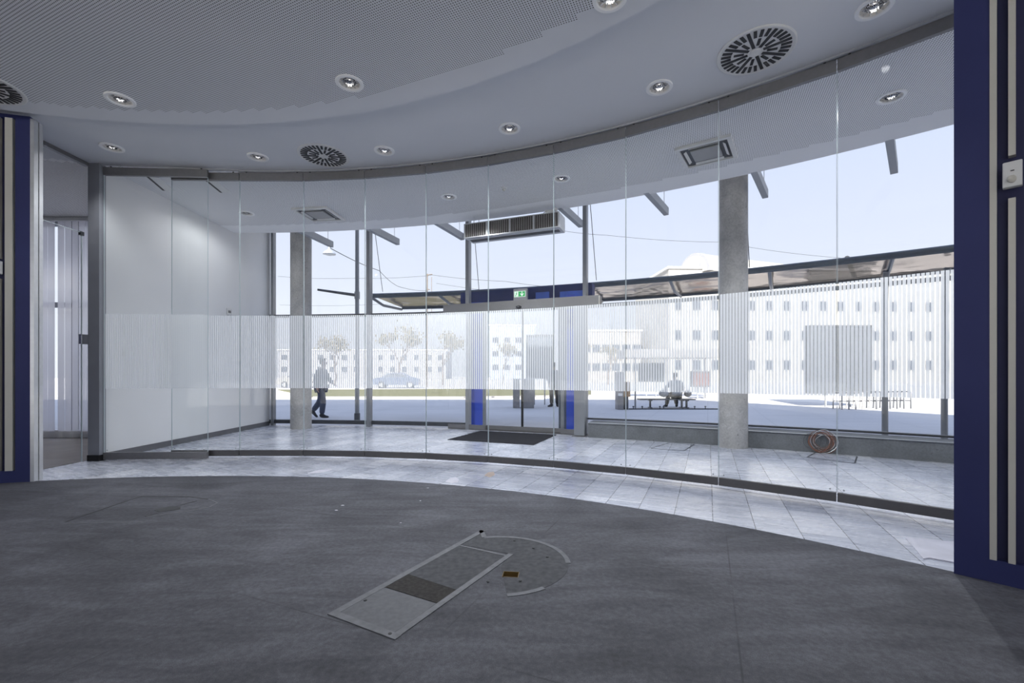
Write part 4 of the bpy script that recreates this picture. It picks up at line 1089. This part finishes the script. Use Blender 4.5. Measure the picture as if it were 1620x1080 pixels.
# waste bin station
def thing_box(px0, px1, pyb, pyt, depth, name, mats, label, cat, group=None, parts=None):
    v = at(px0, pyb, ZG); D = v.y; x0 = (px0-810)/F*D; x1 = (px1-810)/F*D; z1 = EYE-(pyt-HOR)*D/F
    o = empty(name, ((x0+x1)/2, D+depth/2, ZG), label, cat, group)
    return o, x0, x1, D, z1
o, x0, x1, D, z1 = thing_box(977, 997, 648, 588, 0.4, 'waste_station', None, 'grey and brown waste bin cabinet on the plaza left of the bench', 'waste bin')
xm = x0+(x1-x0)*0.48
b = MB(); b.box(((x0+xm)/2, D+0.2, (ZG+z1)/2), (xm-x0, 0.4, z1-ZG)); b.build('grey_cabinet', M['stone'], o, bevel=0.01)
b = MB(); b.box(((xm+x1)/2+0.02, D+0.22, ZG+0.75), (x1-xm, 0.36, 0.55)); b.build('wooden_panel', M['wood'], o)
b = MB(); b.box(((xm+x1)/2, D+0.22, ZG+0.24), ((x1-xm)*0.6, 0.3, 0.47)); b.build('foot', M['dark'], o)
b = MB(); b.box((x0+(xm-x0)*0.45, D-0.003, on(0, 624, D).z), ((xm-x0)*0.7, 0.006, 0.10)); b.build('notice', M['white'], o)
v = at(1005, 645.5, ZG); o = empty('thin_post', (v.x, v.y, ZG), 'thin grey post between the waste bin cabinet and the bench', 'post')
b = MB(); b.tube([v, v+Vector((0, 0, 1.9))], 0.035, 10); b.build('shaft', M['mull'], o, smooth=True)
b = MB(); b.box((v.x, v.y, v.z+1.92), (0.09, 0.05, 0.06)); b.build('cap', M['mull'], o)

# concrete seats and advertising boards
for px0, px1, pyb, lb in ((811.5, 822.5, 645.5, 'narrow concrete block seen behind the left door leaf'), (824.5, 845, 645.5, 'wider concrete block seen behind the right door leaf')):
    o, x0, x1, D, z1 = thing_box(px0, px1, pyb, 600, 0.5, 'concrete_block', None, lb, 'block', 'concrete blocks behind the door')
    b = MB(); b.box(((x0+x1)/2, D+0.25, (ZG+0.95)/2), (x1-x0, 0.5, 0.95-ZG)); b.build('base_block', M['stone'], o, bevel=0.02)
    b = MB(); b.box(((x0+x1)/2, D+0.25, 0.965), (x1-x0+0.04, 0.54, 0.03)); b.build('top_slab', M['bgrey'], o, bevel=0.005)
def board(px0, px1, pyt, pyb, D, label, mat, legs=True):
    x0, x1 = (px0-810)/F*D, (px1-810)/F*D; z1, z0 = EYE-(pyt-HOR)*D/F, EYE-(pyb-HOR)*D/F
    o = empty('advertising_board', ((x0+x1)/2, D, ZG), label, 'sign board', 'advertising boards on the plaza')
    b = MB(); b.box(((x0+x1)/2, D, (z0+z1)/2), (x1-x0, 0.20, z1-z0)); b.build('board_panel', mat, o, bevel=0.01)
    b = MB()
    for u, v_, s1, s2 in (((x0+x1)/2, z1, x1-x0+0.06, 0.08), ((x0+x1)/2, z0, x1-x0+0.06, 0.08), (x0, (z0+z1)/2, 0.07, z1-z0), (x1, (z0+z1)/2, 0.07, z1-z0)): b.box((u, D, v_), (s1, 0.25, s2))
    b.build('board_frame', M['dark'], o)
    for x in (x0+(x1-x0)*0.3, x1-(x1-x0)*0.3):
        b = MB(); b.box((x, D, (ZG+z0)/2), (0.05, 0.06, z0-ZG)); b.build('leg', M['mull'], o)
board(833, 874, 531, 597, 19.5, 'dark advertising board seen blurred through the frosted band behind the right door leaf', M['canopy_steel'])
board(1277, 1374, 516, 621, 18.3, 'large dark advertising board behind the frosted band at the right', M['dark'])
board(1011, 1049, 575, 603, 26.0, 'small dark board behind the frosted band above the bench', M['dark'])
board(1095, 1122, 588, 611, 24.0, 'reddish board behind the frosted band left of the right column', M['red'])
# tram stop shelter roof
D = 24.0; x0, x1 = (988-810)/F*D, (1139-810)/F*D; z1, z0 = on(0, 552, D).z, on(0, 566, D).z
o = empty('tram_shelter', ((x0+x1)/2, D+0.8, ZG), 'tram stop shelter with a long flat roof behind the bench', 'shelter')
b = MB(); b.box(((x0+x1)/2, D+0.8, (z0+z1)/2), (x1-x0, 1.8, z1-z0)); b.build('roof', M['stone'], o, bevel=0.02)
for x in (x0+0.3, (x0+x1)/2, x1-0.3):
    b = MB(); b.tube([(x, D+1.2, ZG), (x, D+1.2, z0)], 0.05, 10); b.build('post', M['mull'], o)
b = MB(); b.box(((x0+x1)/2, D+1.5, 1.0), (x1-x0-0.4, 0.02, 1.8)); b.build('rear_glass', M['facade'], o)

# bicycle stands
for k in range(11):
    px = 1332+k*10.9; D = at(0, 648.0, ZG).y+0.05*k; x = (px-810)/F*D; zt_ = 0.62
    o = empty('bicycle_stand', (x, D, ZG), None, 'bicycle stand', 'bicycle stands on the plaza')
    o['label'] = ('bicycle stand of the plaza row, %s' % ['leftmost', 'second from the left', 'third from the left', 'fourth from the left', 'fifth from the left', 'middle', 'fifth from the right', 'fourth from the right', 'third from the right', 'second from the right', 'rightmost'][k])
    b = MB(); b.tube([(x, D, ZG), (x, D, ZG+zt_-0.05), (x+0.015, D+0.03, ZG+zt_), (x+0.03, D+0.10, ZG+zt_+0.02), (x+0.05, D+0.45, ZG+zt_+0.02), (x+0.06, D+0.52, ZG+zt_-0.03), (x+0.06, D+0.55, ZG)], 0.024, 8); b.build('hoop', M['stone'] if k < 5 else M['dark'], o, smooth=True)  # sunlit and shaded stands put into the colour: lighter left, darker right
    b = MB(); b.tube([(x, D, ZG+0.30), (x+0.06, D+0.55, ZG+0.30)], 0.016, 6); b.build('crossbar', M['stone'] if k < 5 else M['dark'], o)

# ------------------------------------------------------------------ people
def shoe(p, d, up, parent, name='shoe'):
    """p: ankle, d: toe direction in plan"""
    p = Vector(p); d = Vector(d).normalized()
    q = [(-0.06, 0.04, 0.048), (0.0, 0.05, 0.060), (0.08, 0.042, 0.054), (0.16, 0.032, 0.045), (0.21, 0.028, 0.028)]
    pts = []
    for u, hz, r in q:
        v = p+d*u+Vector((0, 0, hz-0.09)); pts.append((v.x, v.y, v.z, r, r*0.85))
    pts.append((p.x, p.y, p.z+0.05, 0.052, 0.052))
    skin(name, M['shoe'], pts, [(i, i+1) for i in range(4)]+[(1, 5)], parent, 1)
def person(name, loc, J, label, coat, trous, heading):
    """J: dict of joints in metres relative to loc; x right, y away, z up"""
    o = empty('person', loc, label, 'person')
    g = {k: Vector(v) for k, v in J.items()}
    def pt(k, r, r2=None, off=(0, 0, 0)): v = g[k]+Vector(off); return (v.x, v.y, v.z, r, r2 or r)
    # body: one continuous surface
    keys = [('pelvis', .13, .10), ('spine', .125, .095), ('chest', .155, .11), ('neck', .052, .052), ('skull0', .075, .085), ('skull1', .085, .098), ('skull2', .06, .07),
            ('hipl', .085, .085), ('kneel', .058, .058), ('anklel', .038, .038), ('hipr', .085, .085), ('kneer', .058, .058), ('ankler', .038, .038),
            ('shl', .055, .055), ('elbl', .04, .04), ('wrl', .028, .028), ('shr', .055, .055), ('elbr', .04, .04), ('wrr', .028, .028)]
    g['skull0'] = g['head']+Vector((0, 0, -0.07)); g['skull1'] = g['head']+Vector((0, 0, 0.02)); g['skull2'] = g['head']+Vector((0, 0, 0.09))
    idx = {k: i for i, (k, a, b_) in enumerate(keys)}
    E_ = [('pelvis', 'spine'), ('spine', 'chest'), ('chest', 'neck'), ('neck', 'skull0'), ('skull0', 'skull1'), ('skull1', 'skull2'), ('pelvis', 'hipl'), ('hipl', 'kneel'), ('kneel', 'anklel'),
          ('pelvis', 'hipr'), ('hipr', 'kneer'), ('kneer', 'ankler'), ('chest', 'shl'), ('shl', 'elbl'), ('elbl', 'wrl'), ('chest', 'shr'), ('shr', 'elbr'), ('elbr', 'wrr')]
    pts = [pt(k, a, b_) for k, a, b_ in keys]; ed = [(idx[a], idx[b_]) for a, b_ in E_]
    hd = Vector(heading).normalized()
    # nose and palms with fingers grow from the same surface
    def addp(v, r): pts.append((v.x, v.y, v.z, r, r)); return len(pts)-1
    n_ = addp(g['head']+hd*0.105+Vector((0, 0, -0.005)), 0.014); ed.append((idx['skull1'], n_))
    for side in ('l', 'r'):
        w_ = g['wr'+side]; dd = (w_-g['elb'+side]).normalized(); pa = addp(w_+dd*0.06, 0.030); ed.append((idx['wr'+side], pa))
        sd_ = dd.cross(hd); sd_ = sd_.normalized() if sd_.length > .1 else Vector((1, 0, 0))
        for f, ln in ((-0.027, .060), (-0.009, .072), (0.009, .068), (0.027, .054)):
            a = addp(w_+dd*0.095+sd_*f, 0.009); c_ = addp(w_+dd*(0.095+ln)+sd_*f*1.1+hd*0.02, 0.007); ed += [(pa, a), (a, c_)]
        a = addp(w_+dd*0.05+hd*0.035, 0.010); c_ = addp(w_+dd*0.09+hd*0.05, 0.008); ed += [(pa, a), (a, c_)]
    skin('body', M['skin'], pts, ed, o)
    # trousers, coat, hair
    pts = [pt('pelvis', .165, .14), pt('hipl', .125), pt('kneel', .098), pt('anklel', .080, None, (0, 0, .0)), pt('hipr', .125), pt('kneer', .098), pt('ankler', .080, None, (0, 0, .0))]
    skin('trousers', trous, pts, [(0, 1), (1, 2), (2, 3), (0, 4), (4, 5), (5, 6)], o)
    hem = J.get('hem', None)
    pts = [pt('neck', .072, .075, (0, 0, -.03)), pt('chest', .215, .16), pt('spine', .195, .155), pt('pelvis', .215, .175)]
    ed = [(0, 1), (1, 2), (2, 3)]
    if hem: pts.append((*hem, .235, .20)); ed.append((3, 4))
    b0 = len(pts)
    pts += [pt('shl', .092), pt('elbl', .074), pt('wrl', .056, None, (0, 0, .01)), pt('shr', .092), pt('elbr', .074), pt('wrr', .056, None, (0, 0, .01))]
    ed += [(1, b0), (b0, b0+1), (b0+1, b0+2), (1, b0+3), (b0+3, b0+4), (b0+4, b0+5)]
    skin('coat', coat, pts, ed, o, 1)
    h = g['head']-hd*0.02
    skin('hair', M['hair'], [(h.x, h.y, h.z+0.05, .088, .092), (h.x, h.y, h.z+0.11, .055, .06), (h.x-hd.x*.06, h.y-hd.y*.06, h.z-0.03, .055, .055)], [(0, 1), (0, 2)], o)
    return o
D = 13.7; X = (508-810)/F*D
pr_ = person('walker', (X, D, ZG), dict(pelvis=(0, 0, .95), spine=(.01, 0, 1.13), chest=(.03, 0, 1.36), neck=(.05, 0, 1.50), head=(.07, 0, 1.64), hipl=(0, .09, .90), hipr=(0, -.09, .90),
    kneer=(.10, -.09, .50), ankler=(.06, -.09, .10), kneel=(-.06, .09, .50), anklel=(-.28, .09, .20), shl=(.02, .19, 1.40), elbl=(.14, .22, 1.14), wrl=(.28, .20, 1.02),
    shr=(.02, -.19, 1.40), elbr=(-.10, -.22, 1.14), wrr=(-.04, -.21, .92), hem=(.03, 0, .80)), 'pedestrian in dark jacket and blue jeans walking to the right across the plaza', M['coat'], M['jeans'], (1, 0, 0))
shoe((.06, -.09, .09), (1, 0, 0), 0, pr_); shoe((-.30, .09, .20), (0.75, 0, -0.65), 0, pr_)
D = 18.3; X = (873-810)/F*D
pr_ = person('stander', (X, D, ZG), dict(pelvis=(.10, 0, .95), spine=(.10, 0, 1.13), chest=(.10, 0, 1.36), neck=(.10, 0, 1.50), head=(.10, 0, 1.64), hipl=(0, 0, .90), hipr=(.19, 0, .90),
    kneer=(.22, .02, .50), ankler=(.22, .04, .10), kneel=(-.01, -.02, .50), anklel=(-.01, 0, .10), shl=(-.09, 0, 1.40), elbl=(-.14, .02, 1.14), wrl=(-.13, -.06, .92),
    shr=(.29, 0, 1.40), elbr=(.34, .02, 1.14), wrr=(.33, -.06, .92), hem=(.10, 0, .80)), 'person in dark clothes standing on the plaza beyond the right door leaf', M['coat'], M['shoe'], (0, 1, 0))
shoe((-.01, 0, .09), (-.8, -.6, 0), 0, pr_); shoe((.22, .04, .09), (.3, -1, 0), 0, pr_)
D = 17.7; X = (1069-810)/F*D; zs_ = zs = 0.0
pr_ = person('sitter', (X, D, ZG), dict(pelvis=(0, -.05, .52), spine=(0, -.03, .72), chest=(0, .02, .95), neck=(0, .06, 1.09), head=(0, .10, 1.23), hipl=(-.10, .02, .50), hipr=(.10, .02, .50),
    kneel=(-.14, .42, .50), anklel=(-.20, .46, .09), kneer=(.14, .42, .50), ankler=(.20, .46, .09), shl=(-.20, .02, .98), elbl=(-.36, .10, .76), wrl=(-.22, .30, .62),
    shr=(.20, .02, .98), elbr=(.36, .10, .76), wrr=(.22, .30, .62), hem=(0, -.10, .46)), 'person in a grey blue coat sitting on the bench with legs apart, seen from behind', M['greycoat'], M['shoe'], (0, 1, 0))
shoe((-.20, .46, .09), (-.3, 1, 0), 0, pr_); shoe((.20, .46, .09), (.3, 1, 0), 0, pr_)
D = 17.6
o = empty('shoulder_bag', ((1050-810)/F*D, D, 0.26), 'grey blue bag lying on the bench at the left of the seated person', 'bag')
b = MB(); b.ball(((1050-810)/F*D, D, 0.42), 0.16, 10, (1.2, 0.8, 0.9)); b.build('bag_body', M['greycoat'], o, smooth=True)
b = MB(); xx = (1050-810)/F*D; b.tube([(xx-.14, D, .46), (xx-.08, D-.02, .60), (xx+.08, D-.02, .60), (xx+.14, D, .46)], 0.012, 6); b.build('bag_strap', M['dark'], o, smooth=True)
D = 17.75
o = empty('dark_bag', ((1088-810)/F*D, D, 0.26), 'dark bag lying on the bench at the right of the seated person', 'bag')
b = MB(); b.ball(((1088-810)/F*D, D, 0.40), 0.15, 10, (1.0, 0.8, 0.85)); b.build('bag_body', M['coat'], o, smooth=True)
b = MB(); xx = (1088-810)/F*D; b.tube([(xx-.12, D, .44), (xx-.07, D-.02, .56), (xx+.07, D-.02, .56), (xx+.12, D, .44)], 0.012, 6); b.build('bag_strap', M['dark'], o, smooth=True)

# parked car far left behind the frosted band
def car(px, D, ang, label, paint):
    x = (px-810)/F*D; o = empty('parked_car', (x, D, ZG), label, 'car', 'parked cars beyond the lawn'); R = Matrix.Rotation(ang, 3, 'Z')
    def tr(b): b.v = [tuple(Vector((x, D, ZG))+R@Vector(v)) for v in b.v]; return b
    prof = [(-2.1, .35), (-2.15, .70), (-1.95, .95), (-1.3, 1.02), (-0.7, 1.42), (0.6, 1.46), (1.35, 1.05), (2.0, .92), (2.15, .6), (2.1, .3)]
    b = MB(); n = len(prof); W_ = .85
    b.add([(u, s*W_*(1 if v < 1.1 else .82), v) for s in (-1, 1) for u, v in prof], [tuple(range(n)), tuple(range(n, 2*n))[::-1]]+[(i, (i+1) % n, n+(i+1) % n, n+i) for i in range(n)])
    tr(b).build('body_shell', paint, o, bevel=0.05)
    b = MB()
    for s in (-1, 1): b.add([(u, s*(.86 if v < 1.2 else .735), v) for u, v in [(-1.1, 1.05), (-.62, 1.36), (.5, 1.38), (1.1, 1.06)]], [(0, 1, 2, 3)])
    tr(b).build('side_windows', M['winglass'], o)
    for u in (-1.3, 1.3):
        for s in (-1, 1):
            b = MB(); b.tube([(u, s*.72, .32), (u, s*.88, .32)], .32, 20); w_ = tr(b).build('wheel', M['black'], o)
            b = MB(); b.tube([(u, s*.87, .32), (u, s*.895, .32)], .19, 14); h_ = tr(b).build('hub', M['alu'], o)
car(628, 43, 0.1, 'dark blue parked car beyond the lawn behind the frosted band left of the portal', M['carblue'])
car(478, 44, 0.0, 'white parked car far behind the left concrete column', M['bwhite'])

# ------------------------------------------------------------------ buildings
def frame_(p, d): d = Vector(d).normalized(); n = Vector((-d.y, d.x)); return p, d, n
def building(name, p, d, L, Dp, H, rows, cols, ww, wh, label, wall, z0=2.2, storey=3.4, roofm=None):
    p = Vector(p); d = Vector(d).normalized(); n = Vector((-d.y, d.x)); ang = math.atan2(d.y, d.x)
    c = p+d*L/2+n*Dp/2
    o = empty(name, (c.x, c.y, ZG), label, 'building')
    b = MB(); b.box((c.x, c.y, (H+ZG)/2), (L, Dp, H-ZG), ang); b.build('wall', wall, o)
    b = MB(); b.box((c.x, c.y, H+0.15), (L+0.6, Dp+0.6, 0.3), ang); b.build('roof', roofm or M['roof'], o)
    for r in range(rows):
        for k in range(cols):
            if rows*cols > 100: break
            q = p+d*(L*(k+0.5)/cols)-n*0.02; z = z0+storey*r
            b = MB(); b.box((q.x, q.y, z), (ww, 0.10, wh), ang); f_ = b.build('window', M['bwhite'], o)
            q = q-n*0.06; b = MB(); b.box((q.x, q.y, z), (ww-0.16, 0.02, wh-0.16), ang); b.build('pane', M['winglass'], f_)
    return o, p, d, n, ang
bo, p, d, n, ang = building('station_building', on(1058, 592, 70).xy, (1, 0.05), 78, 16, 17.4, 3, 27, 1.25, 1.7,
        'long white building with rows of small windows and a barrel roof across the plaza', M['bwhite'], 2.6, 4.6)
# barrel vault roof with round gable
ax = Vector((0.93, 0.37)).normalized(); an = Vector((-ax.y, ax.x)); g0 = on(1097, 592, 72).xy; Rg = 3.3
def gp_(t, u, z): q = g0+ax*t+an*u; return (q.x, q.y, z)
gc = [(Rg*math.cos(k*PI/16), Rg*math.sin(k*PI/16)) for k in range(17)]; zb = 17.0
def vault(t0, t1, s, name, mat):
    b = MB(); n_ = 17
    b.add([gp_(t0, u*s, zb+v*s) for u, v in gc]+[gp_(t1, u*s, zb+v*s) for u, v in gc], [tuple(range(n_)), tuple(range(n_, 2*n_))[::-1]]+[(i, (i+1) % n_, n_+(i+1) % n_, n_+i) for i in range(n_)])
    return b.build(name, mat, bo)
vault(0.5, 60, 0.97, 'barrel_roof', M['bwhite']); vault(0.0, 0.8, 1.0, 'gable_arch', M['bgrey']); vault(-0.1, 0.3, 0.86, 'gable_wall', M['bwhite'])
b = MB(); b.add([gp_(-0.14, 1.3, zb+0.4), gp_(-0.14, -1.6, zb+0.4), gp_(-0.14, -1.9, zb+1.7), gp_(-0.14, -1.0, zb+1.2)], [(0, 1, 2, 3)]); b.build('gable_ornament', M['bgrey'], bo)
building('low_annex', on(920, 592, 78).xy, (1, 0.0), 10.2, 11, 8.5, 2, 6, 1.6, 1.5, 'low pale building left of the long white building', M['bwarm'], 2.4, 3.2)
building('distant_office', on(775, 592, 120).xy, (1, 0.05), 12, 12, 14, 3, 4, 1.8, 1.6, 'bluish distant office block behind the frosted band above the door', simple('blue grey facade', (0.38, 0.45, 0.58), 0.6), 3, 3.6)
building('distant_row', on(440, 592, 130).xy, (1, 0.02), 48, 12, 8, 2, 14, 1.6, 1.6, 'low distant row of buildings behind the frosted band at the left', M['bgrey'], 2.6, 3.4)

# ------------------------------------------------------------------ trees
def tree(name, base, H, seed, label, lean=0.0, leafy=True, spread=1.0):
    rnd = random.Random(seed)
    o = empty(name, tuple(base), label, 'tree', 'trees beyond the plaza')
    b = MB(); tips = []
    def grow(p, dr, L, r, lv):
        q = p+dr*L; b.tube([p, p.lerp(q, .5)+Vector((rnd.uniform(-1, 1), rnd.uniform(-1, 1), 0))*L*.05, q], [r, r*.85, r*.65], 6 if lv < 2 else 4, caps=False)
        if lv >= 4: tips.append(q); return
        for k in range(3 if lv < 3 else 2):
            a = rnd.uniform(0, 2*PI); t_ = rnd.uniform(.35, .75)*spread
            side = Vector((math.cos(a), math.sin(a), 0)); nd = (dr+side*t_+Vector((0, 0, .12))).normalized()
            grow(q, nd, L*rnd.uniform(.62, .82), r*.6, lv+1)
    grow(Vector(base), Vector((lean, 0, 1)).normalized(), H*.30, H*.022, 0)
    b.build('branches', M['bark'], o)
    if leafy:
        l = MB()
        for t_ in tips:
            for k in range(7):
                c_ = t_+Vector((rnd.gauss(0, 1), rnd.gauss(0, 1), rnd.gauss(0, .8)))*H*.05; s = H*.016
                u = Vector((rnd.gauss(0, 1), rnd.gauss(0, 1), rnd.gauss(0, 1))).normalized(); v = u.orthogonal().normalized()
                l.add([c_-u*s-v*s, c_+u*s-v*s, c_+u*s+v*s, c_-u*s+v*s], [(0, 1, 2, 3)])
        f_ = l.build('foliage', M['leaf'], o); f_['kind'] = 'stuff'
for i, (px, D, H, lb) in enumerate(((530, 58, 7.0, 'sparse tree behind the frosted band above the walking pedestrian'), (632, 62, 8.5, 'tree behind the frosted band above the parked dark car'), (700, 55, 7.0, 'small tree behind the frosted band left of the portal'),
                                    (795, 60, 6.0, 'tree behind the frosted band over the left door leaf'), (905, 64, 6.5, 'tree behind the frosted band right of the door post'), (962, 56, 5.0, 'small tree behind the frosted band above the waste bin cabinet'))):
    tree('street_tree', ((px-810)/F*D, D, ZG), H, 20+i, lb)
tree('bare_tree', (on(1535, 592, 40).x, 40, ZG), 13.2, 5, 'bare tree whose twigs reach into view beside the right blue wall', 0, False, 1.15)
